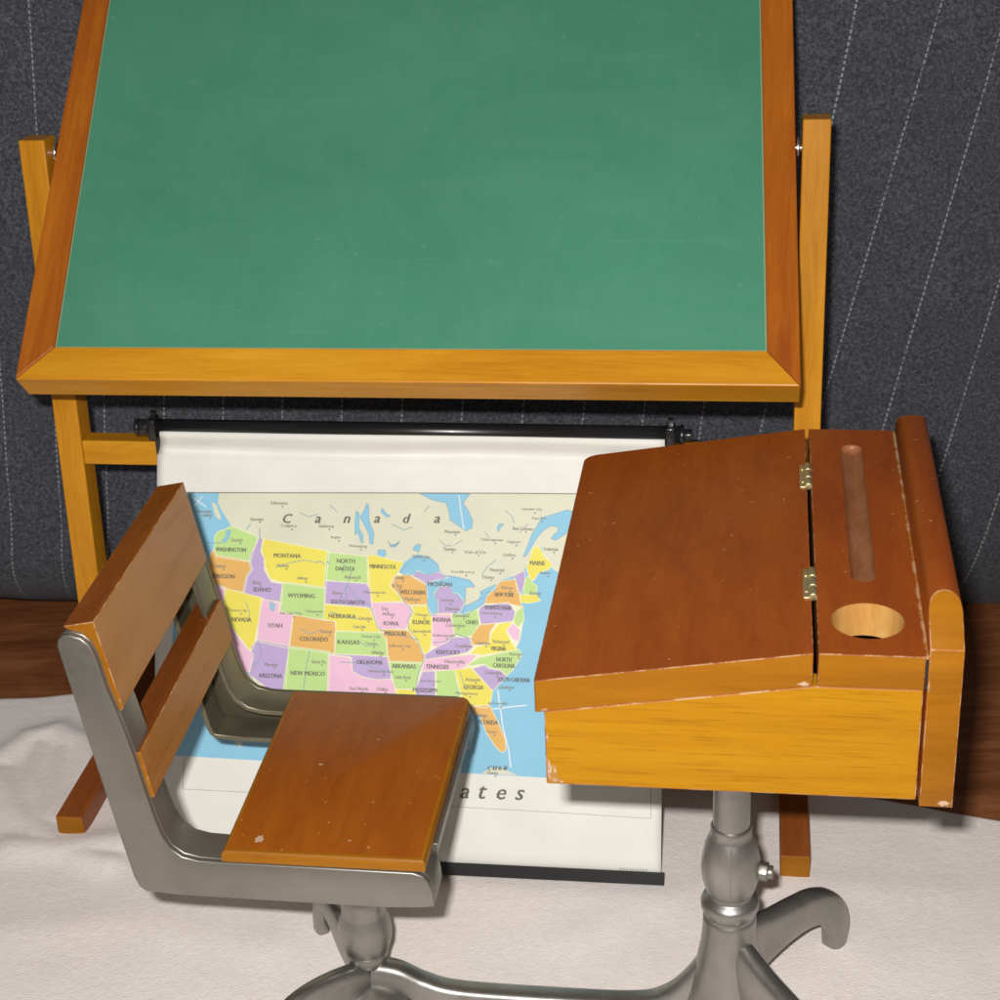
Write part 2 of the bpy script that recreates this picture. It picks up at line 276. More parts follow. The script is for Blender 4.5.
MAP_POLYS=[(0,'sea',[(7.0,1.85),(12.78,1.74),(18.81,1.64),(23.75,1.55),(26.43,1.52),(30.06,1.5),(30.3,8.47),(30.39,15.43),(25.41,15.3),(21.33,15.23),(13.08,15.07),(7.97,14.98),(6.17,14.95),(6.5,7.2)]),
(1,'cream',[(8.65,1.81),(8.61,2.32),(8.82,2.71),(9.03,3.0),(9.25,3.35),(9.35,3.49),(10.64,3.96),(11.0,4.05),(14.21,4.62),(16.28,4.77),(16.58,4.76),(17.69,5.03),(18.04,5.07),(18.48,4.76),(18.77,4.61),(19.42,4.79),(19.78,5.07),(19.88,5.41),(20.19,5.6),(20.78,5.68),(21.38,5.81),(21.63,6.1),(21.19,6.16),(21.1,6.55),(21.16,6.99),(21.31,7.18),(21.75,6.88),(21.98,6.34),(22.67,6.07),(22.86,5.82),(23.54,5.56),(23.93,5.31),(24.07,5.21),(24.35,4.38),(24.49,4.13),(24.88,4.12),(24.99,4.6),(25.33,4.94),(25.39,5.18),(25.78,5.36),(26.26,5.01),(26.97,4.12),(27.95,4.48),(27.67,2.75),(27.16,1.5),(26.43,1.52),(22.77,1.57),(15.31,1.7)]),
(2,'sea',[(18.81,1.65),(21.29,1.62),(20.95,2.07),(21.21,2.4),(21.46,2.93),(21.42,3.28),(21.13,3.43),(20.83,3.24),(20.33,2.91),(20.27,2.47),(20.11,2.08),(19.41,1.95)]),
(2,'sea',[(16.17,2.16),(16.27,2.31),(16.29,3.0),(16.55,3.63),(16.52,4.17),(16.37,4.18),(16.3,3.69),(16.04,3.2),(15.83,2.86),(16.03,2.56)]),
(2,'sea',[(15.63,2.57),(15.78,2.66),(15.8,3.4),(16.0,3.74),(16.01,4.13),(15.91,4.09),(15.75,3.6),(15.6,3.75),(15.59,3.06)]),
(2,'sea',[(16.77,4.46),(17.12,4.45),(17.18,4.65),(17.08,4.85),(16.78,4.8)]),
(2,'sea',[(18.57,4.27),(18.76,4.12),(18.91,4.16),(18.82,4.51),(18.52,4.42)]),
(2,'sea',[(23.96,4.63),(24.15,4.14),(24.38,3.5),(24.61,3.11),(24.8,2.72),(25.28,2.56),(26.06,2.3),(26.45,2.39),(26.31,2.88),(26.03,3.46),(25.55,3.77),(25.31,3.72),(25.45,3.48),(25.64,3.38),(25.64,3.13),(25.3,3.09),(24.96,3.29),(24.62,3.69),(24.34,4.18),(24.11,4.58)]),
(2,'sea',[(17.26,4.01),(17.42,4.2),(17.77,4.14),(17.86,3.99),(17.67,4.29),(17.42,4.3)]),
(2,'sea',[(16.93,2.39),(17.18,2.68),(17.39,2.78),(17.14,2.83),(16.88,2.59)]),
(2,'sea',[(22.75,3.05),(22.99,3.05),(22.8,3.25),(22.76,3.44),(22.65,3.3)]),
(3,'cream',[(8.3,2.27),(8.51,2.37),(8.78,3.01),(8.73,3.16),(8.52,3.01),(8.36,2.57)]),
(3,'edge',[(9.35,3.49),(10.64,3.96),(11.0,4.05),(14.21,4.62),(16.28,4.77),(16.58,4.76),(17.69,5.03),(18.04,5.07),(17.8,5.52),(18.3,5.7),(18.5,5.69),(19.15,6.02),(19.32,6.85),(19.44,7.63),(19.83,7.42),(20.52,7.5),(21.02,7.48),(21.75,7.22),(22.19,6.91),(22.88,6.8),(23.86,6.82),(24.01,7.06),(24.07,7.59),(23.9,8.66),(23.71,9.11),(23.87,9.49),(23.54,10.13),(23.25,10.43),(22.63,11.14),(22.44,11.73),(22.5,11.97),(21.81,12.04),(21.26,11.96),(20.03,12.15),(18.89,12.15),(17.83,11.4),(17.52,10.92),(15.61,10.69),(14.42,11.91),(12.15,11.89),(11.58,11.52),(10.44,10.62),(9.92,10.48),(9.3,9.91),(8.66,9.13),(8.33,7.9),(8.15,7.06),(8.24,6.36),(8.22,5.66),(8.31,4.96),(8.62,4.95),(8.51,4.56),(8.54,3.96)]),
(4,'green',[(9.35,3.49),(10.64,3.96),(10.41,4.76),(10.31,5.16),(9.65,5.08),(8.62,4.95),(8.51,4.56),(8.54,3.96),(8.69,3.76),(9.05,3.65)]),
(4,'orange',[(8.51,4.66),(8.62,4.95),(9.65,5.08),(10.31,5.21),(10.42,5.56),(10.18,5.91),(10.04,6.66),(8.55,6.4),(8.22,5.66),(8.31,4.96)]),
(4,'purple',[(10.75,4.06),(11.0,4.1),(10.91,4.7),(11.08,5.19),(11.04,5.54),(11.25,5.88),(11.41,6.13),(11.97,6.21),(11.94,7.15),(10.04,6.66),(10.18,5.91),(10.42,5.56),(10.31,5.21),(10.41,4.76),(10.65,4.36)]),
(4,'yellow',[(11.0,4.1),(14.21,4.62),(14.1,6.35),(12.07,6.16),(11.4,5.98),(11.19,5.54),(11.08,5.29),(11.08,5.04),(10.91,4.7)]),
(4,'green',[(12.07,6.21),(14.15,6.4),(14.08,7.93),(11.9,7.6)]),
(4,'pink',[(10.97,7.08),(11.94,7.2),(11.9,7.6),(12.56,7.78),(12.39,9.36),(10.81,9.07)]),
(4,'yellow',[(9.12,6.63),(10.97,7.03),(10.56,9.42),(10.36,9.53),(9.36,8.32),(9.03,7.33)]),
(4,'pink',[(8.24,6.36),(9.12,6.63),(9.03,7.33),(9.36,8.37),(10.36,9.53),(10.57,9.77),(10.43,10.27),(10.38,10.52),(9.92,10.58),(9.3,9.91),(8.66,9.13),(8.33,7.9),(8.15,7.06)]),
(4,'orange',[(12.61,7.82),(14.69,8.06),(14.68,9.59),(12.44,9.36)]),
(4,'purple',[(10.81,9.12),(12.34,9.37),(12.24,11.55),(11.58,11.52),(10.44,10.76),(10.57,9.92),(10.51,9.47)]),
(4,'green',[(12.45,9.41),(14.42,9.6),(14.42,11.86),(13.01,11.81),(12.15,11.94)]),
(4,'green',[(14.26,4.67),(16.23,4.82),(16.36,6.09),(14.19,6.0)]),
(4,'purple',[(14.19,6.05),(16.21,6.15),(16.52,6.53),(16.49,7.32),(15.93,7.24),(14.22,7.14)]),
(4,'yellow',[(14.22,7.24),(16.28,7.33),(16.54,7.42),(16.86,8.29),(17.11,8.48),(14.8,8.45),(14.74,8.01),(14.19,7.98)]),
(4,'green',[(14.8,8.55),(17.11,8.53),(17.27,8.82),(17.34,9.65),(14.78,9.59)]),
(4,'purple',[(14.48,9.64),(17.39,9.7),(17.51,10.73),(16.86,10.8),(16.11,10.67),(15.65,10.44),(15.59,9.81),(14.48,9.74)]),
(4,'pink',[(14.48,9.79),(15.54,9.86),(15.65,10.54),(16.11,10.77),(16.86,10.89),(17.51,10.82),(17.83,11.4),(18.05,12.52),(17.32,13.53),(16.85,14.77),(15.83,13.83),(14.81,13.28),(14.03,12.52),(14.48,11.91)]),
(4,'yellow',[(16.28,4.82),(16.58,4.76),(17.69,5.03),(18.04,5.07),(17.8,5.52),(17.65,5.77),(17.46,6.21),(18.13,6.93),(16.53,6.97),(16.46,6.34),(16.36,6.09)]),
(4,'pink',[(16.58,7.07),(18.13,6.98),(18.28,7.17),(18.59,7.41),(18.35,8.15),(18.16,8.3),(16.91,8.29),(16.54,7.47)]),
(4,'orange',[(16.96,8.39),(18.16,8.35),(18.41,8.44),(18.67,8.78),(18.97,9.11),(19.18,9.49),(19.14,9.94),(17.44,9.89),(17.32,8.87)]),
(4,'green',[(17.44,9.94),(19.09,9.94),(18.91,10.63),(18.77,11.22),(17.82,11.2),(17.61,10.53)]),
(4,'yellow',[(17.82,11.3),(18.77,11.27),(18.89,12.05),(19.54,12.32),(19.25,12.72),(18.05,12.57)]),
(4,'orange',[(17.65,5.77),(18.3,5.65),(19.15,6.02),(19.26,6.51),(19.23,7.1),(18.53,7.11),(18.13,6.93),(17.87,6.59),(17.46,6.21)]),
(4,'purple',[(18.5,5.69),(18.84,5.44),(19.24,5.63),(19.79,5.47),(20.34,5.7),(19.5,5.91),(19.2,6.07)]),
(4,'purple',[(19.9,6.2),(20.4,6.18),(20.55,6.52),(20.8,6.51),(21.11,6.9),(20.92,7.34),(20.52,7.5),(19.83,7.47),(19.87,7.03),(19.66,6.54)]),
(4,'yellow',[(18.58,7.16),(19.28,7.14),(19.49,7.63),(19.61,8.7),(19.37,9.34),(19.08,9.4),(18.87,8.82),(18.36,8.3),(18.35,8.15),(18.59,7.41)]),
(4,'pink',[(19.58,7.57),(20.48,7.5),(20.64,8.47),(20.36,8.82),(19.77,9.13),(19.56,8.94)]),
(4,'green',[(20.52,7.5),(21.02,7.53),(21.75,7.27),(21.87,7.9),(21.53,8.49),(21.14,8.6),(20.69,8.47)]),
(4,'purple',[(19.28,9.49),(19.77,9.18),(20.36,8.87),(20.55,8.67),(21.29,8.6),(21.6,9.03),(21.31,9.33),(20.37,9.55),(19.28,9.74)]),
(4,'pink',[(19.23,9.79),(21.85,9.41),(21.32,9.96),(20.98,10.17),(19.15,10.33)]),
(4,'orange',[(21.92,7.99),(22.7,7.92),(22.42,8.32),(22.38,8.86),(21.55,8.98),(21.54,8.54)]),
(4,'purple',[(22.0,7.07),(23.27,6.88),(23.63,7.36),(23.49,7.75),(22.02,7.94),(21.86,7.36)]),
(4,'orange',[(22.19,6.91),(22.28,6.57),(22.76,6.07),(22.86,5.87),(23.59,5.76),(23.8,6.43),(23.91,7.01),(23.27,6.88)]),
(4,'purple',[(23.54,5.56),(24.07,5.31),(24.08,5.84),(23.9,6.38),(23.75,6.34),(23.64,5.8)]),
(4,'green',[(24.08,5.79),(24.27,5.54),(24.48,5.88),(24.67,6.02),(24.63,6.41),(24.05,6.43)]),
(4,'yellow',[(23.85,6.48),(24.68,6.46),(24.84,6.74),(24.25,6.86),(23.91,6.82)]),
(4,'yellow',[(24.49,4.18),(24.78,4.17),(24.99,4.6),(25.38,4.93),(25.24,5.18),(24.76,5.34),(24.52,5.73),(24.32,5.59),(24.17,5.11)]),
(4,'yellow',[(21.51,9.42),(21.84,9.02),(22.38,8.91),(22.52,8.37),(22.8,7.97),(23.49,7.8),(23.2,8.3),(23.51,8.87),(23.71,9.11),(22.15,9.4)]),
(4,'green',[(23.63,7.36),(24.01,7.06),(24.07,7.69),(23.79,8.04),(23.59,7.8)]),
(4,'pink',[(23.25,8.2),(23.54,7.9),(23.89,8.18),(23.85,8.71),(23.55,8.63)]),
(4,'green',[(21.32,10.01),(21.95,9.6),(23.81,9.15),(23.96,9.44),(23.54,10.13),(23.25,10.39),(22.95,10.15),(22.41,10.07),(22.16,9.89)]),
(4,'purple',[(21.62,10.15),(22.26,9.93),(22.41,10.07),(23.0,10.15),(23.25,10.43),(22.63,11.14),(22.17,10.71)]),
(4,'yellow',[(20.78,10.27),(21.57,10.15),(22.17,10.76),(22.58,11.19),(22.49,11.68),(22.35,11.97),(21.81,11.94),(21.26,11.87),(21.05,11.39)]),
(4,'green',[(19.84,10.35),(20.73,10.28),(21.05,11.39),(21.21,11.97),(19.93,12.11)]),
(4,'purple',[(19.15,10.38),(19.74,10.36),(19.76,11.24),(19.88,12.16),(18.94,12.1),(18.82,11.27)]),
(4,'orange',[(20.03,12.11),(21.31,11.96),(21.86,11.99),(22.45,11.92),(22.85,12.64),(23.21,13.4),(23.28,13.93),(23.08,14.09),(22.73,13.76),(22.33,13.19),(22.01,12.42),(21.12,12.26),(20.23,12.39)]),
(5,'sea',[(17.9,5.51),(18.38,5.01),(18.78,4.76),(19.43,4.84),(19.78,5.17),(19.88,5.41),(19.24,5.63),(18.79,5.49),(18.3,5.7)]),
(5,'sea',[(19.2,5.97),(19.65,6.15),(19.9,6.2),(19.66,6.54),(19.82,7.13),(19.78,7.47),(19.49,7.63),(19.33,7.29)]),
(5,'sea',[(20.19,5.65),(20.78,5.73),(21.38,5.86),(21.63,6.15),(21.19,6.16),(21.16,6.94),(20.9,6.71),(20.75,6.52),(20.55,6.52),(20.34,5.99),(19.9,5.9)]),
(5,'sea',[(21.02,7.39),(21.21,7.09),(21.89,6.73),(22.23,6.62),(22.09,6.92),(21.61,7.27),(21.17,7.53)]),
(5,'sea',[(21.88,6.39),(22.27,6.18),(22.66,6.02),(22.67,6.27),(22.03,6.48)]),
(5,'sea',[(11.43,7.12),(11.64,7.31),(11.59,7.61),(11.39,7.51)]),
(5,'sea',[(9.05,3.7),(9.31,3.64),(9.21,4.04),(9.01,4.3),(8.86,4.2),(9.06,4.0)]),
(2,'cream',[(22.17,15.21),(22.56,14.93),(23.25,14.95),(23.94,15.24)]),
(2,'cream',[(9.7,14.11),(10.01,14.45),(10.16,14.15)]),
(2,'cream',[(9.98,10.63),(10.54,10.81),(11.58,11.57),(12.24,11.59),(14.53,12.01),(15.07,13.61),(15.6,14.82),(15.1,15.14),(13.59,15.15),(12.54,13.71),(11.09,12.28)])]
MAP_LINES=[(0.041,'ink',[(7.0,1.83),(12.78,1.73),(18.81,1.62),(23.75,1.54),(30.06,1.48)]),(0.031,'grey',[(7.14,16.6),(10.37,16.62),(21.12,16.89),(25.54,16.94),(30.42,17.04)]),(0.031,'grey',[(30.39,15.43),(30.42,17.04)]),(0.031,'grey',[(7.15,15.01),(7.14,16.6)]),(0.051,'white',[(20.75,1.68),(20.86,2.41),(21.03,3.33)]),(0.062,'white',[(22.65,12.06),(23.48,11.93),(24.31,11.81)]),(0.062,'white',[(22.87,11.13),(23.16,12.92),(23.47,14.02),(23.59,14.89)]),(0.046,'white',[(7.26,2.04),(8.05,2.53)]),(0.046,'white',[(7.38,2.54),(7.83,1.98)]),(0.046,'white',[(25.8,6.18),(25.17,8.63)]),(0.036,'river',[(17.65,5.81),(17.87,6.59),(18.13,6.93),(18.43,7.22),(18.59,7.46),(18.35,7.85),(18.41,8.29),(18.81,8.77),(19.02,9.21),(19.19,9.79),(18.95,10.38),(18.82,11.17),(19.03,11.95)]),(0.036,'river',[(14.88,5.05),(15.49,5.57),(15.26,6.22),(15.72,6.8),(16.48,7.22),(16.86,8.29),(17.46,8.57),(18.16,8.64),(18.87,8.82)]),(0.036,'river',[(19.61,8.94),(20.26,8.83),(20.74,8.47),(21.24,8.6),(21.64,8.73)]),(0.036,'river',[(13.77,5.17),(13.11,5.04),(12.35,5.21),(11.64,5.43)]),(0.036,'river',[(10.81,9.12),(11.03,9.8),(10.64,10.46)]),(0.036,'river',[(13.46,9.48),(13.28,10.47),(13.2,11.46)]),(0.036,'river',[(17.5,10.43),(16.8,10.26),(16.09,10.04),(14.99,10.02)]),(0.036,'river',[(20.98,10.32),(21.3,11.18)]),(0.036,'river',[(14.43,7.57),(15.19,7.75),(16.05,7.92)]),(0.036,'river',[(19.85,3.9),(20.16,4.18),(20.45,4.13)]),(0.036,'river',[(23.03,2.36),(23.38,2.65),(23.53,3.03)]),(0.036,'river',[(22.07,3.46),(22.32,3.74)]),(0.036,'river',[(12.8,2.68),(13.26,2.91),(13.72,2.76)]),(0.036,'river',[(14.31,2.3),(14.72,2.64)]),(0.036,'river',[(9.4,9.86),(9.71,10.19)]),(0.036,'river',[(19.32,2.2),(19.03,2.55)]),(0.036,'river',[(10.15,7.2),(10.37,7.69),(10.28,8.19)]),(0.036,'river',[(12.93,8.41),(13.44,8.69),(14.05,8.47)]),(0.036,'river',[(15.82,8.91),(16.28,9.19),(16.98,9.12)]),(0.036,'river',[(22.64,4.81),(22.25,5.11),(21.96,5.56)]),(0.036,'river',[(17.45,3.17),(18.05,3.45),(18.5,3.29)]),(0.036,'river',[(23.79,3.42),(24.17,3.02)]),(0.036,'river',[(20.6,4.13),(20.94,3.87)]),(0.046,'river',[(10.32,3.32),(10.12,3.58)]),(0.046,'river',[(10.79,3.51),(10.8,4.06)]),(0.046,'river',[(8.04,4.32),(8.86,4.3)]),(0.046,'river',[(14.94,5.44),(15.09,5.63)]),(0.046,'river',[(15.26,6.22),(15.16,6.47),(15.27,6.81),(15.17,6.91)]),(0.046,'river',[(14.22,5.06),(14.38,5.21)]),(0.046,'river',[(13.72,5.08),(13.97,5.12),(14.13,5.26)]),(0.077,'small',[(9.77,4.3),(9.85,4.3)]),(0.077,'small',[(8.95,5.61),(9.03,5.62)]),(0.077,'small',[(12.14,5.51),(12.22,5.51)]),(0.077,'small',[(13.16,6.12),(13.23,6.13)]),(0.077,'small',[(10.84,6.38),(10.91,6.39)]),(0.077,'small',[(9.89,7.8),(9.96,7.8)]),(0.077,'small',[(12.59,7.87),(12.67,7.87)]),(0.077,'small',[(13.78,7.74),(13.85,7.74)]),(0.077,'small',[(14.43,8.7),(14.5,8.71)]),(0.077,'small',[(14.94,6.79),(15.02,6.79)]),(0.077,'small',[(16.8,6.72),(16.87,6.72)]),(0.077,'small',[(15.68,5.98),(15.75,5.99)]),(0.077,'small',[(16.06,8.41),(16.13,8.41)]),(0.077,'small',[(16.65,9.23),(16.73,9.23)]),(0.077,'small',[(16.65,8.88),(16.72,8.89)]),(0.077,'small',[(16.35,7.98),(16.42,7.98)]),(0.077,'small',[(17.01,9.66),(17.09,9.66)]),(0.077,'small',[(17.32,7.49),(17.39,7.49)]),(0.077,'small',[(17.52,7.75),(17.6,7.75)]),(0.077,'small',[(18.1,9.3),(18.18,9.31)]),(0.077,'small',[(11.66,10.42),(11.73,10.42)]),(0.077,'small',[(14.06,10.19),(14.13,10.2)]),(0.077,'small',[(17.18,10.58),(17.26,10.59)]),(0.077,'small',[(18.29,10.82),(18.36,10.82)]),(0.077,'small',[(19.18,8.56),(19.26,8.56)]),(0.077,'small',[(19.14,7.75),(19.22,7.76)]),(0.077,'small',[(20.28,8.72),(20.35,8.72)]),(0.077,'small',[(20.84,8.19),(20.91,8.2)]),(0.077,'small',[(21.1,7.72),(21.17,7.72)]),(0.077,'small',[(21.28,9.2),(21.35,9.21)]),(0.077,'small',[(20.85,9.97),(20.92,9.98)]),(0.077,'small',[(20.41,7.01),(20.49,7.01)]),(0.077,'small',[(20.67,7.42),(20.75,7.42)]),(0.077,'small',[(18.68,6.98),(18.75,6.99)]),(0.077,'small',[(17.89,6.34),(17.96,6.35)]),(0.077,'small',[(18.03,5.95),(18.11,5.95)]),(0.077,'small',[(23.09,8.93),(23.17,8.93)]),(0.077,'small',[(22.76,10.45),(22.83,10.45)]),(0.077,'small',[(21.73,10.82),(21.81,10.82)]),(0.077,'small',[(21.48,11.51),(21.55,11.52)]),(0.077,'small',[(23.84,9.54),(23.92,9.54)]),(0.077,'small',[(23.33,6.32),(23.41,6.32)]),(0.077,'small',[(22.62,7.58),(22.7,7.58)]),(0.077,'small',[(22.21,9.03),(22.29,9.03)]),(0.077,'small',[(11.88,2.42),(11.96,2.42)]),(0.077,'small',[(12.39,3.55),(12.47,3.55)]),(0.077,'small',[(14.29,3.5),(14.36,3.51)]),(0.077,'small',[(14.77,4.06),(14.84,4.06)]),(0.077,'small',[(15.9,4.48),(15.97,4.48)]),(0.077,'small',[(10.75,3.24),(10.83,3.24)]),(0.077,'small',[(23.42,4.71),(23.5,4.71)]),(0.077,'small',[(22.82,5.46),(22.9,5.46)]),(0.077,'small',[(22.39,5.81),(22.46,5.81)]),(0.077,'small',[(20.46,4.49),(20.53,4.49)]),(0.077,'small',[(20.59,3.63),(20.66,3.64)]),(0.077,'small',[(21.15,5.6),(21.23,5.6)]),(0.077,'small',[(22.55,4.0),(22.62,4.0)]),(0.077,'small',[(23.6,4.07),(23.68,4.08)]),(0.077,'small',[(24.06,3.41),(24.13,3.41)]),(0.077,'small',[(24.83,2.88),(24.9,2.88)]),(0.077,'small',[(24.48,2.47),(24.55,2.48)]),(0.077,'small',[(25.44,4.37),(25.52,4.37)]),(0.077,'small',[(25.18,5.54),(25.25,5.54)]),(0.077,'small',[(24.73,6.52),(24.81,6.53)]),(0.077,'small',[(23.41,11.13),(23.49,11.13)]),(0.077,'small',[(23.01,11.95),(23.09,11.95)]),(0.077,'small',[(22.72,13.34),(22.8,13.34)]),(0.077,'small',[(22.19,12.53),(22.26,12.54)]),(0.077,'small',[(19.66,10.97),(19.73,10.97)]),(0.077,'small',[(16.1,11.46),(16.18,11.46)]),(0.077,'small',[(17.28,11.44),(17.35,11.44)]),(0.077,'small',[(8.06,2.9),(8.13,2.9)]),(0.077,'small',[(8.21,3.09),(8.29,3.09)]),(0.077,'small',[(22.81,15.31),(22.89,15.31)]),(0.077,'small',[(21.75,4.61),(21.82,4.61)]),(0.077,'small',[(19.05,4.92),(19.13,4.92)])]
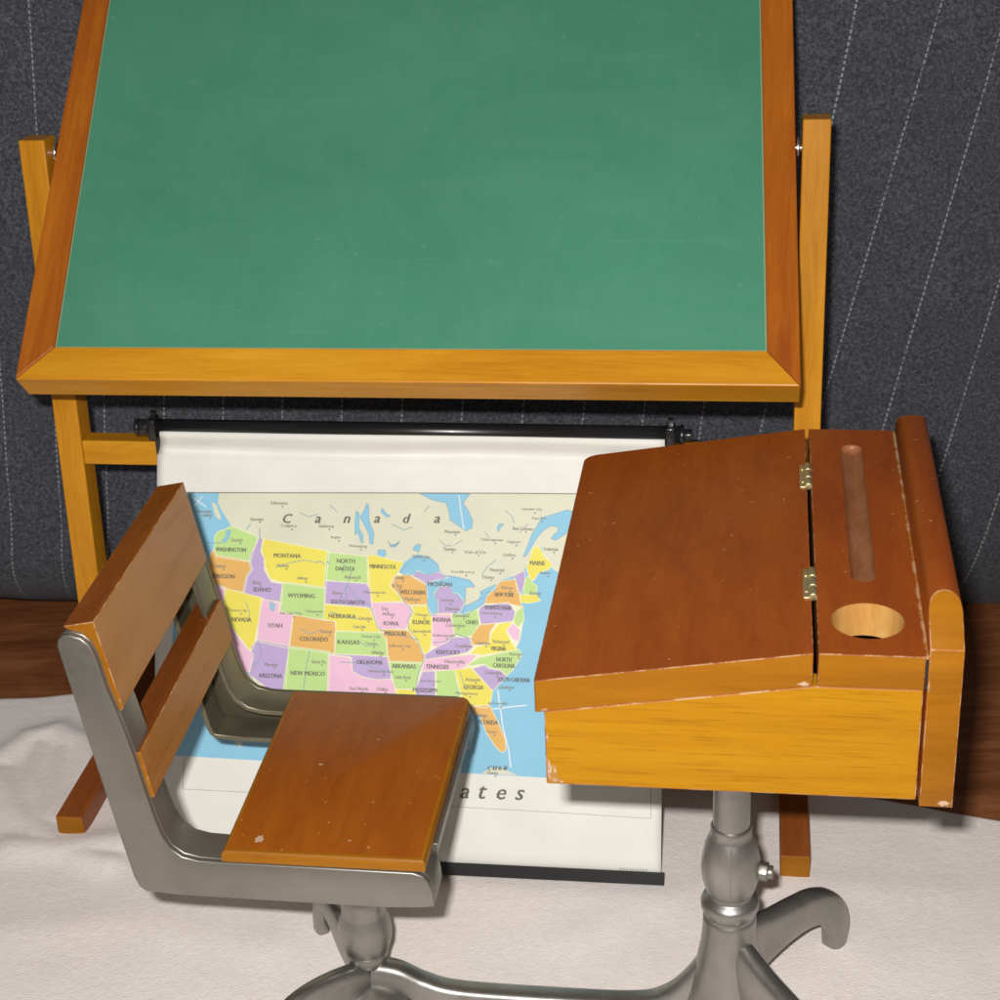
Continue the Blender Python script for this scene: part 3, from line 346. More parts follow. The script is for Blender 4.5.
MAP_TEXTS=[('WASHINGTON', 8.56, 10.1, 4.62, 0.21, 'B'), ('MONTANA', 11.53, 12.9, 4.85, 0.21, 'B'), ('NORTH', 14.73, 15.63, 5.04, 0.21, 'B'), ('DAKOTA', 14.68, 15.64, 5.42, 0.21, 'B'), ('MINNESOTA', 16.39, 17.69, 5.27, 0.21, 'B'), ('OREGON', 8.43, 9.56, 5.95, 0.21, 'B'), ('IDAHO', 10.55, 11.42, 6.56, 0.21, 'B'), ('WYOMING', 12.29, 13.65, 6.81, 0.21, 'B'), ('SOUTH DAKOTA', 14.47, 16.18, 7.06, 0.21, 'B'), ('NEBRASKA', 14.38, 15.74, 7.76, 0.21, 'B'), ('IOWA', 17.15, 17.9, 8.05, 0.21, 'B'), ('NEVADA', 9.46, 10.46, 8.08, 0.21, 'B'), ('UTAH', 11.33, 12.04, 8.32, 0.21, 'B'), ('COLORADO', 12.94, 14.36, 8.93, 0.21, 'B'), ('KANSAS', 14.86, 15.95, 9.03, 0.21, 'B'), ('MISSOURI', 17.21, 18.26, 8.54, 0.21, 'B'), ('ARIZONA', 10.9, 12.1, 10.81, 0.21, 'B'), ('NEW MEXICO', 12.52, 14.24, 10.63, 0.21, 'B'), ('OKLAHOMA', 15.84, 17.14, 9.98, 0.21, 'B'), ('ARKANSAS', 17.6, 18.79, 10.12, 0.21, 'B'), ('TENNESSEE', 19.29, 20.43, 10.09, 0.21, 'B'), ('KENTUCKY', 19.8, 20.96, 9.37, 0.21, 'B'), ('ILLINOIS', 18.6, 19.44, 7.94, 0.21, 'B'), ('INDIANA', 19.59, 20.48, 7.79, 0.21, 'B'), ('OHIO', 21.22, 21.82, 7.87, 0.21, 'B'), ('MICHIGAN', 19.3, 20.49, 6.06, 0.21, 'B'), ('WISCONSIN', 17.92, 19.16, 6.49, 0.21, 'B'), ('PENNSYLVANIA', 22.15, 23.47, 7.12, 0.21, 'B'), ('NEW YORK', 22.62, 23.56, 6.48, 0.21, 'B'), ('VIRGINIA', 22.48, 23.22, 9.11, 0.21, 'B'), ('NORTH', 22.77, 23.5, 9.64, 0.21, 'B'), ('CAROLINA', 22.6, 23.68, 9.93, 0.21, 'B'), ('SOUTH CAROLINA', 22.86, 24.43, 10.6, 0.21, 'B'), ('GEORGIA', 21.19, 22.16, 11.03, 0.21, 'B'), ('FLORIDA', 21.97, 22.9, 12.71, 0.21, 'B'), ('MISSISSIPPI', 18.67, 19.86, 11.26, 0.21, 'B'), ('MAINE', 24.31, 25.04, 4.91, 0.21, 'B'), ('TEXAS', 15.29, 16.29, 12.12, 0.21, 'B'), ('CALIFORNIA', 8.37, 9.5, 9.73, 0.21, 'B'), ('Seattle', 9.34, 9.93, 4.13, 0.164, 'R'), ('Salem', 8.58, 9.07, 5.45, 0.164, 'R'), ('Helena', 11.72, 12.3, 5.34, 0.164, 'R'), ('Billings', 12.77, 13.28, 5.96, 0.164, 'R'), ('Boise', 10.49, 10.92, 6.22, 0.164, 'R'), ('Carson City', 9.29, 10.22, 7.64, 0.164, 'R'), ('Salt Lake City', 11.9, 13.02, 7.71, 0.164, 'R'), ('Cheyenne', 13.22, 14.08, 7.58, 0.164, 'R'), ('Denver', 14.0, 14.6, 8.54, 0.164, 'R'), ('Pierre', 14.56, 15.06, 6.63, 0.164, 'R'), ('Minneapolis', 16.12, 17.22, 6.56, 0.164, 'R'), ('Bismarck', 15.15, 15.95, 5.83, 0.164, 'R'), ('Lincoln', 15.63, 16.23, 8.25, 0.164, 'R'), ('Topeka', 16.22, 16.82, 9.07, 0.164, 'R'), ('Kansas City', 16.07, 16.97, 8.73, 0.164, 'R'), ('Omaha', 15.89, 16.55, 7.83, 0.164, 'R'), ('Wichita', 16.58, 17.18, 9.5, 0.164, 'R'), ('Des', 17.04, 17.34, 7.33, 0.164, 'R'), ('Moines', 17.09, 17.69, 7.59, 0.164, 'R'), ('Jefferson City', 17.43, 18.52, 9.15, 0.164, 'R'), ('Phoenix', 11.19, 11.86, 10.26, 0.164, 'R'), ('Santa Fe', 13.57, 14.28, 10.04, 0.164, 'R'), ('Oklahoma City', 16.4, 17.7, 10.43, 0.164, 'R'), ('Little Rock', 17.76, 18.56, 10.66, 0.164, 'R'), ('Springfield', 18.61, 19.5, 8.4, 0.164, 'R'), ('Chicago', 18.69, 19.34, 7.59, 0.164, 'R'), ('Indianapolis', 19.61, 20.7, 8.57, 0.164, 'R'), ('Columbus', 20.24, 21.18, 8.04, 0.164, 'R'), ('Cleveland', 20.58, 21.37, 7.56, 0.164, 'R'), ('Frankfort', 20.76, 21.55, 9.04, 0.164, 'R'), ('Nashville', 20.23, 21.22, 9.82, 0.164, 'R'), ('Lansing', 19.97, 20.61, 6.84, 0.164, 'R'), ('Detroit', 20.22, 20.87, 7.25, 0.164, 'R'), ('Madison', 18.17, 18.92, 6.83, 0.164, 'R'), ('St. Paul', 17.51, 18.01, 6.19, 0.164, 'R'), ('Duluth', 17.7, 18.1, 5.79, 0.164, 'R'), ('Richmond', 22.58, 23.36, 8.77, 0.164, 'R'), ('Columbia', 22.21, 23.05, 10.29, 0.164, 'R'), ('Atlanta', 21.24, 21.98, 10.66, 0.164, 'R'), ('Montgomery', 20.81, 21.89, 11.36, 0.164, 'R'), ('Raleigh', 23.42, 24.01, 9.38, 0.164, 'R'), ('Albany', 22.91, 23.5, 6.16, 0.164, 'R'), ('Harrisburg', 22.0, 22.99, 7.42, 0.164, 'R'), ('Charleston', 21.74, 22.43, 8.87, 0.164, 'R'), ('Edmonton', 11.32, 12.18, 2.25, 0.164, 'R'), ('Calgary', 11.85, 12.67, 3.38, 0.164, 'R'), ('Saskatoon', 13.78, 14.54, 3.34, 0.164, 'R'), ('Regina', 14.4, 14.88, 3.9, 0.164, 'R'), ('Winnipeg', 15.31, 16.22, 4.31, 0.164, 'R'), ('Vancouver', 10.27, 10.98, 3.08, 0.164, 'R'), ('Québec', 22.98, 23.61, 4.55, 0.164, 'R'), ('Montréal', 22.35, 23.04, 5.29, 0.164, 'R'), ('Ottawa', 21.97, 22.56, 5.65, 0.164, 'R'), ('Timmins', 20.01, 20.65, 4.33, 0.164, 'R'), ('Moosonee', 20.09, 20.83, 3.48, 0.164, 'R'), ('Sudbury', 20.43, 21.62, 5.44, 0.164, 'R'), ('Chibougamau', 21.88, 22.96, 3.84, 0.164, 'R'), ('Gagnon', 23.16, 23.8, 3.92, 0.164, 'R'), ('Baie-Comeau', 23.44, 24.42, 3.25, 0.164, 'R'), ('Sept-Îles', 24.36, 25.04, 2.73, 0.164, 'R'), ('Labrador City', 23.86, 24.84, 2.31, 0.164, 'R'), ('Fredericton', 24.98, 25.66, 4.21, 0.164, 'R'), ('Augusta', 24.81, 25.3, 5.38, 0.164, 'R'), ('Boston', 24.34, 24.88, 6.37, 0.164, 'R'), ('Charleston', 22.92, 23.65, 10.97, 0.164, 'R'), ('Jacksonville', 22.39, 23.38, 11.79, 0.164, 'R'), ('Tampa', 22.33, 22.87, 13.18, 0.164, 'R'), ('Tallahassee', 21.77, 22.36, 12.38, 0.164, 'R'), ('Jackson', 19.01, 20.05, 10.81, 0.164, 'R'), ('Fort Worth', 15.52, 16.42, 11.3, 0.164, 'R'), ('Dallas', 16.87, 17.42, 11.28, 0.164, 'R'), ('Vancouver', 7.54, 8.31, 2.74, 0.164, 'R'), ('Island', 7.85, 8.31, 2.93, 0.164, 'R'), ('Havana', 22.42, 22.96, 15.15, 0.164, 'R'), ("Val-d'Or", 21.05, 22.19, 4.45, 0.164, 'R'), ('Thunder Bay', 18.48, 19.37, 4.75, 0.164, 'R'), ('C', 12.2, None, 3.01, 0.46, 'I'), ('a', 13.72, None, 3.04, 0.33, 'I'), ('n', 15.18, None, 3.01, 0.33, 'I'), ('a', 16.69, None, 2.97, 0.33, 'I'), ('d', 18.19, None, 2.88, 0.46, 'I'), ('a', 19.68, None, 2.91, 0.33, 'I'), ('U', 13.05, None, 16.16, 0.707, 'I'), ('n', 13.99, None, 16.25, 0.512, 'I'), ('i', 14.91, None, 16.15, 0.707, 'I'), ('t', 15.84, None, 16.18, 0.634, 'I'), ('e', 16.76, None, 16.23, 0.512, 'I'), ('d', 17.68, None, 16.13, 0.707, 'I'), ('S', 19.51, None, 16.11, 0.707, 'I'), ('t', 20.42, None, 16.14, 0.634, 'I'), ('a', 21.34, None, 16.2, 0.512, 'I'), ('t', 22.24, None, 16.13, 0.634, 'I'), ('e', 23.15, None, 16.18, 0.512, 'I'), ('s', 24.05, None, 16.17, 0.512, 'I'), ('C', 22.56, None, 14.93, 0.2, 'I'), ('u', 22.81, None, 14.92, 0.2, 'I'), ('b', 23.05, None, 14.91, 0.2, 'I'), ('a', 23.3, None, 14.9, 0.2, 'I'), ('MADE IN CHINA FOR', 27.44, 29.036, 19.68, 0.12, 'R')]

# ------------------------------------------------------------------ setting: wooden table top under everything
bm = bmesh.new(); box(bm, -130, 130, 20, 190, -3.4, -.40); bev(bm, .2, 2)
tb = done('tabletop', bm, M['table']); tb['kind'] = 'structure'

# ------------------------------------------------------------------ cream cloth on the table
def edge_y(x):                       # rear edge of the cloth
    if x < -25: return 90.6 + .25 * math.sin(x * .5)
    return 90.6 - (x + 25) * (90.6 - 74.3) / 49.7 + .25 * math.sin(x * .45)
RIDGES = [([(-33, 79), (-28.2, 83.7), (-27.0, 85.5), (-25.5, 86.2), (-23.7, 84.7), (-22.3, 82)], .55, .75),
          ([(-26.3, 85.0), (-25.9, 81.3), (-24.6, 77.6)], .32, .45), ([(-24.9, 85), (-24.4, 80.5), (-23.9, 77.5)], .22, .4),
          ([(-28.2, 82), (-26.3, 78.6), (-23.6, 75.2), (-20.5, 73.6)], .42, .8),
          ([(-25.2, 76.3), (-22.5, 75.0), (-19, 74.9)], .25, .5), ([(-16, 71), (-9, 72.5), (-5, 75)], .12, .7),
          ([(-25.5, 75.2), (-22.8, 74.9), (-19.5, 75.4)], .50, .95), ([(2, 66), (9, 70), (20, 68.5)], .12, 1.0), ([(-12, 66.5), (-18, 69), (-24, 68.5)], .16, 1.2)]
def seg_d(px, py, a, b):
    ax, ay = a; bx, by = b; dx, dy = bx - ax, by - ay
    t_ = max(0, min(1, ((px - ax) * dx + (py - ay) * dy) / (dx * dx + dy * dy)))
    return math.hypot(px - ax - t_ * dx, py - ay - t_ * dy)
FLAT = [(-23, 79, 5.0), (15, 74, 6), (14.3, 64.9, 3.5), (-9.7, 67.3, 3), (-7, 62, 5), (9, 60, 6), (7, 73, 3.5), (-5, 75, 5)]
def towel_h(x, y):
    h = 0
    for pl, amp, wd in RIDGES:
        dmin = min(seg_d(x, y, a, b) for a, b in zip(pl, pl[1:]))
        if dmin < 4 * wd: h = max(h, .8 * amp * math.exp(-(dmin / (1.2 * wd)) ** 2))
    h += .10 * (noise.noise(Vector((x * .13, y * .13, 0))) + .5) + .05 * (noise.noise(Vector((x * .5, y * .35, 3))) + .5)
    return h
nx, ny = 360, 260
bm = bmesh.new(); g = []
for j in range(ny + 1):
    row = []
    for i in range(nx + 1):
        x = -48 + 92 * i / nx; ye = edge_y(x); y = 34 + (ye - 34) * (j / ny) ** .75
        z = towel_h(x, y) - .12
        e = (ye - y)
        if e < .5: z -= .35 * (1 - e / .5) ** 2
        row.append(bm.verts.new((x, y, z)))
    g.append(row)
for j in range(ny):
    for i in range(nx): bm.faces.new((g[j][i], g[j][i + 1], g[j + 1][i + 1], g[j + 1][i]))
und = [[bm.verts.new((r[i].co.x, r[i].co.y, -.395)) for i in range(nx + 1)] for r in (g[0], g[-1])]
for i in range(nx):
    bm.faces.new((g[0][i], g[0][i + 1], und[0][i + 1], und[0][i])); bm.faces.new((g[-1][i], und[1][i], und[1][i + 1], g[-1][i + 1]))
tw = done('cream_cloth', bm, M['towel'], smooth=80)
tw['label'] = 'cream coloured soft cloth spread flat over the tabletop, folded at the left'; tw['category'] = 'cloth'

# ------------------------------------------------------------------ pinstriped backdrop cloth
EX, EY, EYAW = -23.42, 76.19, -8.679
cy_, sy_ = math.cos(R(EYAW)), math.sin(R(EYAW))
def E2W(s, v, z): return Vector((EX + cy_ * s - sy_ * v, EY + sy_ * s + cy_ * v, z))
SLP = [(-30, .06), (-4, .085), (0, .11), (32, .12), (36.5, .19), (40, .235), (45, .215), (90, .2)]
def interp(tab, x):
    for (a, fa), (b, fb) in zip(tab, tab[1:]):
        if x <= b or (b, fb) == tab[-1]: return fa + (fb - fa) * (x - a) / (b - a)
STR = [(-10, -31.5)] + [(-2, -7.1), (-1, -4.2), (0, -1.35), (10, 32.8), (11, 36.7), (12, 40.1), (13, 43.8), (14, 47.75), (22, 78)]
bm = bmesh.new(); uvl = bm.loops.layers.uv.new('UVMap'); g = []
NS, NZ = 260, 150
for j in range(NZ + 1):
    row = []
    z = -.33 + 72 * (j / NZ) ** 1.4
    for i in range(NS + 1):
        s = -32 + 112 * i / NS
        v = 18.8 + (.13 if s > 0 else .08) * s + (max(0, 1 - z / 7) ** 2) * (6.2 + max(0, -s) * .12 - max(0, s) * .06)
        v += .45 * noise.noise(Vector((s * .09, z * .05, 1))) * min(1, z / 5 + .2) + .12 * noise.noise(Vector((s * .35, z * .2, 5)))
        v += .35 * math.sin(s * .22 + z * .05)
        if j == 0: v += .3 * math.sin(s * .4)
        # stripe count at this point
        s20 = s - interp(SLP, s) * (z - 20)
        s20 = s - interp(SLP, s20) * (z - 20)
        if s < 12 and z < 10: s20 += .012 * (10 - z) ** 2
        n_ = None
        for (a, fa), (b, fb) in zip(STR, STR[1:]):
            if s20 <= fb or b == 22: n_ = a + (b - a) * (s20 - fa) / (fb - fa); break
        vt = bm.verts.new(E2W(s, v, z)); row.append((vt, n_, z + .1 * s))
    g.append(row)
for j in range(NZ):
    for i in range(NS):
        q = (g[j][i], g[j][i + 1], g[j + 1][i + 1], g[j + 1][i])
        f = bm.faces.new([a[0] for a in q])
        for lp, a in zip(f.loops, q): lp[uvl].uv = (a[1], a[2])
fb_ = done('backdrop_cloth', bm, M['wool'], smooth=80)
md = fb_.modifiers.new('thickness', 'SOLIDIFY'); md.thickness = .002; md.offset = -1
fb_['label'] = 'dark grey wool cloth with white pinstripes hanging behind the chalkboard'; fb_['category'] = 'backdrop cloth'

# ------------------------------------------------------------------ chalkboard easel
EL = R(4.0); FV = 6.284; FT = 1.04
easel = thing('chalkboard_easel', 'green chalkboard tilted in a honey wood frame on an upright easel stand', 'chalkboard', (EX, EY, 0), EYAW)
def up_pt(s, n, t_):       # point on an upright: s across, n depth behind its front face, t up along it
    return (s, FV + n * math.cos(EL) + t_ * math.sin(EL), FT + t_ * math.cos(EL) - n * math.sin(EL))
def tilt_box(bm, s0, s1, n0, n1, t0, t1):
    vs = [bm.verts.new(up_pt(s, n, t_)) for s in (s0, s1) for n in (n0, n1) for t_ in (t0, t1)]
    for a in ((0, 1, 3, 2), (4, 6, 7, 5), (0, 4, 5, 1), (2, 3, 7, 6), (0, 2, 6, 4), (1, 5, 7, 3)): bm.faces.new([vs[i] for i in a])
for s0, s1, h in ((-.02, 1.26, 32.98), (36.82, 38.08, 33.65)):
    bm = bmesh.new(); tilt_box(bm, s0, s1, 0, 1.5, -.15, h); bev(bm, .07, 2)
    done('upright', bm, M['easel_z'], easel)
for s0, s1, zf, y0 in ((-.06, 1.36, 1.12, 0), (36.62, 38.05, 1.22, -.6)):
    bm = bmesh.new(); box(bm, s0, s1, y0, 15.5, -.12, zf)
    bev(bm, .07, 2)
    bmesh.ops.recalc_face_normals(bm, faces=bm.faces)
    for f in bm.faces:
        f.material_index = 1 if abs(f.normal.y) > .9 else 0
    done('foot', bm, [M['foot'], M['end']], easel)
bm = bmesh.new(); tilt_box(bm, 1.27, 36.81, .06, 1.36, 16.55, 17.82); bev(bm, .06, 2); done('crossbar', bm, M['easel_x'], easel)
bm = bmesh.new(); tilt_box(bm, 1.37, 36.69, .2, 1.2, -.3, .7); bev(bm, .06, 2); done('crossbar', bm, M['easel_x'], easel)
# the tilting board: local x across, y down the board from the pivot, z towards the viewer
BT = R(46.615); PZ = 33.40; PV = FV + .7 + math.sin(EL) * PZ
bd = bpy.data.objects.new('board', None); COL.objects.link(bd); bd.empty_display_size = .02; bd.parent = easel
ax = Vector((0, -math.sin(BT), -math.cos(BT))); nb = Vector((0, -math.cos(BT), math.sin(BT)))
mm = Matrix((Vector((1, 0, 0)) * -1, ax, nb)).transposed()
# keep a right handed frame: x' = y' x z'
xx = ax.cross(nb); mm = Matrix((xx, ax, nb)).transposed().to_4x4(); mm.translation = Vector((19.0, PV, PZ)) * S
SX = xx.x     # +1 or -1
bd.matrix_local = mm
T0, T1 = -13.2, 12.42          # top and bottom edges along the board
ZF, ZB = .5, -1.25
def brd(name, quad, mat):      # quad: outline in (x, y) board space
    bm = bmesh.new(); q = [(p[0] * SX, p[1]) for p in quad]
    prism(bm, q, 'z', ZB, ZF); bev(bm, .07, 2); done(name, bm, mat, bd)
oL0, oL1, oR0, oR1 = -17.20, -17.22, 17.16, 17.86      # outer left top/bottom, right top/bottom
iL0, iL1, iR0, iR1 = -15.95, -15.62, 15.72, 16.40
ib, it = 10.80, T0 + 1.6
G = .012
brd('frame_rail', [(oL1, T1), (oR1, T1 - .08), (iR1, ib - .12), (iL1, ib)], M['easel_x'])
brd('frame_rail', [(oL0, T0), (iL0, it), (iR0, it), (oR0, T0)], M['easel_x'])
brd('frame_rail', [(oL0, T0 + G), (oL1, T1 - G), (iL1 - G, ib), (iL0 - G, it)], M['rail_side'])
brd('frame_rail', [(oR0, T0 + G), (oR1, T1 - .08 - G), (iR1 + G, ib - .12), (iR0 + G, it)], M['rail_side'])
bm = bmesh.new(); prism(bm, [(SX * (iL0 - .3), it - .3), (SX * (iL1 - .3), ib + .3), (SX * (iR1 + .3), ib + .2), (SX * (iR0 + .3), it - .3)], 'z', -.5, ZF - .14)
done('chalk_surface', bm, M['green'], bd)
# pale lip where the green panel meets its frame
bm = bmesh.new()
ins = [(iL0, it), (iL1, ib), (iR1, ib - .12), (iR0, it)]
cx_, cyy = 0, 0
for a, b in zip(ins, ins[1:] + ins[:1]):
    a, b = Vector(a), Vector(b); d = (b - a).normalized(); n = Vector((-d.y, d.x))
    if n.dot(-a) < 0: n = -n
    q = [a, b, b + n * .06 - d * .06, a + n * .06 + d * .06]
    prism(bm, [(p.x * SX, p.y) for p in q], 'z', ZF - .16, ZF - .11)
done('panel_lip', bm, M['lip'], bd)
for s0, s1 in ((1.15, 1.95), (36.35, 36.95)):
    bm = bmesh.new(); rod(bm, (s0, PV, PZ - .25), (s1, PV, PZ - .25), .2); mid = (s0 + s1) / 2
    rod(bm, (mid - .07, PV, PZ - .25), (mid + .07, PV, PZ - .25), .5); bev(bm, .04, 2)
    done('pivot_bolt', bm, M['steel'], easel, smooth=40)

# ------------------------------------------------------------------ roll-down map
mp = thing('wall_map', 'pull-down paper map of Canada and the United States on a black roller', 'map', E2W(18, 7, 0), EYAW)
OX, OY = 18.0, 7.0
KV, KZ, BV, BZ = 6.85, 18.4, -2.0, .35
LEN = math.hypot(BV - KV, BZ - KZ); DV, DZ = (BV - KV) / LEN, (BZ - KZ) / LEN; NV, NZ_ = DZ, -DV    # normal to the viewer
if NV > 0: NV, NZ_ = -NV, -NZ_
def pp(s, t_, h=0):
    v, z = KV + DV * t_, KZ + DZ * t_
    return (s - OX, v + NV * h - OY, z + NZ_ * h)
bm = bmesh.new()
prof = [(6.98, 19.88, 5.82), (6.52, 19.75, 5.80), (6.66, 19.40, 5.76), (6.88, 19.0, 5.66), (7.12, 18.60, 5.50), (7.02, 18.47, 5.44)]
ring = []
def wave(s, i): return .05 * math.sin(s * .5 + i * .9) * (i / 5)
NCOL = 60
def xs(i, s0, s1=30.75): return s0 + (s1 - s0) * i / NCOL
for k, (v, z, s0) in enumerate(prof):
    ring.append([bm.verts.new((xs(i, s0) - OX, v - OY + wave(xs(i, s0), k), z + (.10 * math.sin(xs(i, s0) * .35) * (k / 5) if k < 5 else .04 * math.sin(xs(i, s0) * .35)))) for i in range(NCOL + 1)])
TS = [.0, .4, 1.0] + [1.0 + 18.9 * q / 20 for q in range(1, 21)]
for t_ in TS: ring.append([bm.verts.new(pp(xs(i, 5.42 + .012 * t_, 30.72 + .012 * t_), t_, 0)) for i in range(NCOL + 1)])
for a, b in zip(ring, ring[1:]):
    for i in range(NCOL): bm.faces.new((a[i], a[i + 1], b[i + 1], b[i])).smooth = True
fs = list(bm.faces)
r_ = bmesh.ops.extrude_face_region(bm, geom=fs)
for v in [x for x in r_['geom'] if isinstance(x, bmesh.types.BMVert)]: v.co += Vector((0, -NV, -NZ_)) * .02
for k_, (l, c, pts) in enumerate(MAP_POLYS):
    h = .006 + .0035 * l + (.0003 * (k_ % 60) if l == 4 else 0) + (.024 if l == 5 else 0)
    if l == 4:        # let neighbours meet under the printed border lines
        mx = sum(p[0] for p in pts) / len(pts); my = sum(p[1] for p in pts) / len(pts)
        pts = [(mx + (p[0] - mx) * 1.05, my + (p[1] - my) * 1.06) for p in pts]
    vs = [bm.verts.new(pp(s, t_, h)) for s, t_ in pts]
    f = bm.faces.new(vs); f.normal_update(); f.material_index = PK.index(c)
    if c == 'sea' and l in (2, 5):
        for a, b_ in zip(pts, pts[1:] + pts[:1]):
            a, b_ = Vector(a), Vector(b_); d = b_ - a
            if d.length < 1e-4: continue
            q = Vector((-d.y, d.x)).normalized() * .014
            f = bm.faces.new([bm.verts.new(pp(p.x, p.y, h + .003)) for p in (a - q, b_ - q, b_ + q, a + q)]); f.material_index = PK.index('river')
    if l == 4:   # pale printed border round every state
        n = len(pts)
        for i in range(n):
            a, b = Vector(pts[i]), Vector(pts[(i + 1) % n]); d = b - a
            if d.length < 1e-4: continue
            q = Vector((-d.y, d.x)).normalized() * .017
            f = bm.faces.new([bm.verts.new(pp(p.x, p.y, .042 + .0002 * (k_ % 60))) for p in (a - q, b - q, b + q, a + q)]); f.material_index = PK.index('edge')
for w_, c, pts in MAP_LINES:
    for a, b in zip(pts, pts[1:]):
        a, b = Vector(a), Vector(b); q = Vector((-(b - a).y, (b - a).x)).normalized() * w_ / 2
        f = bm.faces.new([bm.verts.new(pp(p.x, p.y, .058)) for p in (a - q, b - q, b + q, a + q)]); f.material_index = PK.index(c)
# illegible smudge of fine print
x_ = 29.3
for q in range(9):
    s = 28.95 + q * .155
    f = bm.faces.new([bm.verts.new(pp(*p, .030)) for p in ((s, 19.50), (s, 19.60), (s + .12, 19.605), (s + .12, 19.505))]); f.material_index = PK.index('grey')
_glyph = {}
def glyphs(txt, bold, shear):
    key = (txt, bold, shear)
    if key in _glyph: return _glyph[key]
    cu = bpy.data.curves.new('t', 'FONT'); cu.body = txt; cu.size = 1; cu.offset = bold; cu.shear = shear; cu.resolution_u = 2
    ob = bpy.data.objects.new('t', cu); COL.objects.link(ob)
    bpy.context.view_layer.update()
    me = bpy.data.meshes.new_from_object(ob.evaluated_get(bpy.context.evaluated_depsgraph_get()))
    V = [tuple(v.co[:2]) for v in me.vertices]; F = [tuple(p.vertices) for p in me.polygons]
    bpy.data.objects.remove(ob); bpy.data.meshes.remove(me); _glyph[key] = (V, F); return V, F
for txt, a, b, tm, h, sty in MAP_TEXTS:
    V, F = glyphs(txt, 0, .3 if sty == 'I' else 0)
    if not V: continue
    x0, x1 = min(v[0] for v in V), max(v[0] for v in V); y0, y1 = min(v[1] for v in V), max(v[1] for v in V)
    sy = h / (y1 - y0); sx = (b - a) / (x1 - x0) if b is not None else sy
    cx = a if b is not None else a - (x1 - x0) * sx / 2
    mi = PK.index('small' if sty == 'R' else 'ink')
    shifts = {'R': (0, .014), 'B': (-.006, .012), 'I': (-.012, .006, .024)}[sty]     # heavier strokes by overprinting
    for k, dx in enumerate(shifts):
        vs = [bm.verts.new(pp(cx + dx + (v[0] - x0) * sx, tm + h / 2 - (v[1] - y0) * sy, .062 + .0015 * k)) for v in V]
        for fc in F:
            try: bm.faces.new([vs[i] for i in fc]).material_index = mi
            except ValueError: pass
for f in bm.faces: f.normal_update()
me = bpy.data.meshes.new('paper_sheet'); bm.to_mesh(me); bm.free()
link('paper_sheet', me, [M['p_' + k] for k in PK], mp)
bm = bmesh.new(); rod(bm, (5.1 - OX, .08, 19.83), (31.5 - OX, .08, 19.85), .43, 32)
for f in bm.faces: f.smooth = len(f.verts) == 4
done('roller', bm, M['black'], mp)
for x0, x1, r1, r2 in ((4.40, 5.15, .42, .50), (31.45, 32.05, .50, .36)):
    bm = bmesh.new(); a, b = x0 - OX, x1 - OX
    rod(bm, (a, .08, 19.84), ((a * 2 + b) / 3, .08, 19.84), r1, 20); rod(bm, ((a * 2 + b) / 3, .08, 19.84), (b, .08, 19.84), r2 * .8, 20); bev(bm, .05, 2)
    done('end_cap', bm, M['black'], mp, smooth=50)
for x in (5.35, 31.0):
    bm = bmesh.new(); box(bm, x - OX - .22, x - OX + .22, -.40, .50, 19.30, 20.38); bev(bm, .1, 3)
    box(bm, x - OX - .14, x - OX + .14, .10, .36, 20.3, 20.62)
    box(bm, x - OX - .16, x - OX + .16, .42, .52, 17.6, 19.5); done('bracket', bm, M['black'], mp, smooth=50)
bm = bmesh.new(); a = pp(5.5, LEN - .42, .06); b = pp(31.12, LEN - .42, .06)
vs = []
for s in (5.50, 31.12):
    for (t_, h) in ((LEN - .50, .07), (LEN - .50, -.10), (LEN + .12, -.10), (LEN + .12, .07)): vs.append(bm.verts.new(pp(s, t_, h)))
for q in ((0, 1, 2, 3), (7, 6, 5, 4), (0, 4, 5, 1), (1, 5, 6, 2), (2, 6, 7, 3), (3, 7, 4, 0)): bm.faces.new([vs[i] for i in q])
bev(bm, .03, 2); done('bottom_rod', bm, M['black'], mp)

# ------------------------------------------------------------------ school desk with its seat
desk = thing('school_desk', 'miniature wooden school desk joined to its slatted seat by grey cast metal legs', 'school desk', (10.155, 50.456, 0), -8.946)
W = 18.551; ZS = 24.095; SW = 3.464; LX = -9.42; LT = 22.62; TH = 1.26; ZB_ = 18.49
la = R(8.81)
def edge_mats(bm, top=0, side=1):  # upward faces get the darker copy: redder stain plus painted-in shade
    bmesh.ops.recalc_face_normals(bm, faces=bm.faces)
    for f in bm.faces:
        if f.material_index == 2: continue
        f.material_index = top if f.normal.z > .8 else side
# lid
bm = bmesh.new()
plan = [(-.14, 0), (-.14, W)] + arc(LX + .55, W - .55, .55, 90, 180, 6) + arc(LX + .12, .12, .12, 180, 270, 3)
def ztop(u): return ZS + (u + .14) * math.tan(la)
tops = [bm.verts.new((u, v, ztop(u))) for u, v in plan]; bots = [bm.verts.new((u, v, ztop(u) - TH)) for u, v in plan]
bm.faces.new(tops); bm.faces.new(bots[::-1])
for i in range(len(plan)): bm.faces.new((tops[i], bots[i], bots[(i + 1) % len(plan)], tops[(i + 1) % len(plan)]))
edge_mats(bm)
bev(bm, .03, 2, 2, test=lambda e: all(abs(f.normal.z) < .95 or True for f in e.link_faces), ang=50)
lid = done('lid', bm, [M['lid_top'], M['end'], M['worn_lid']], desk)
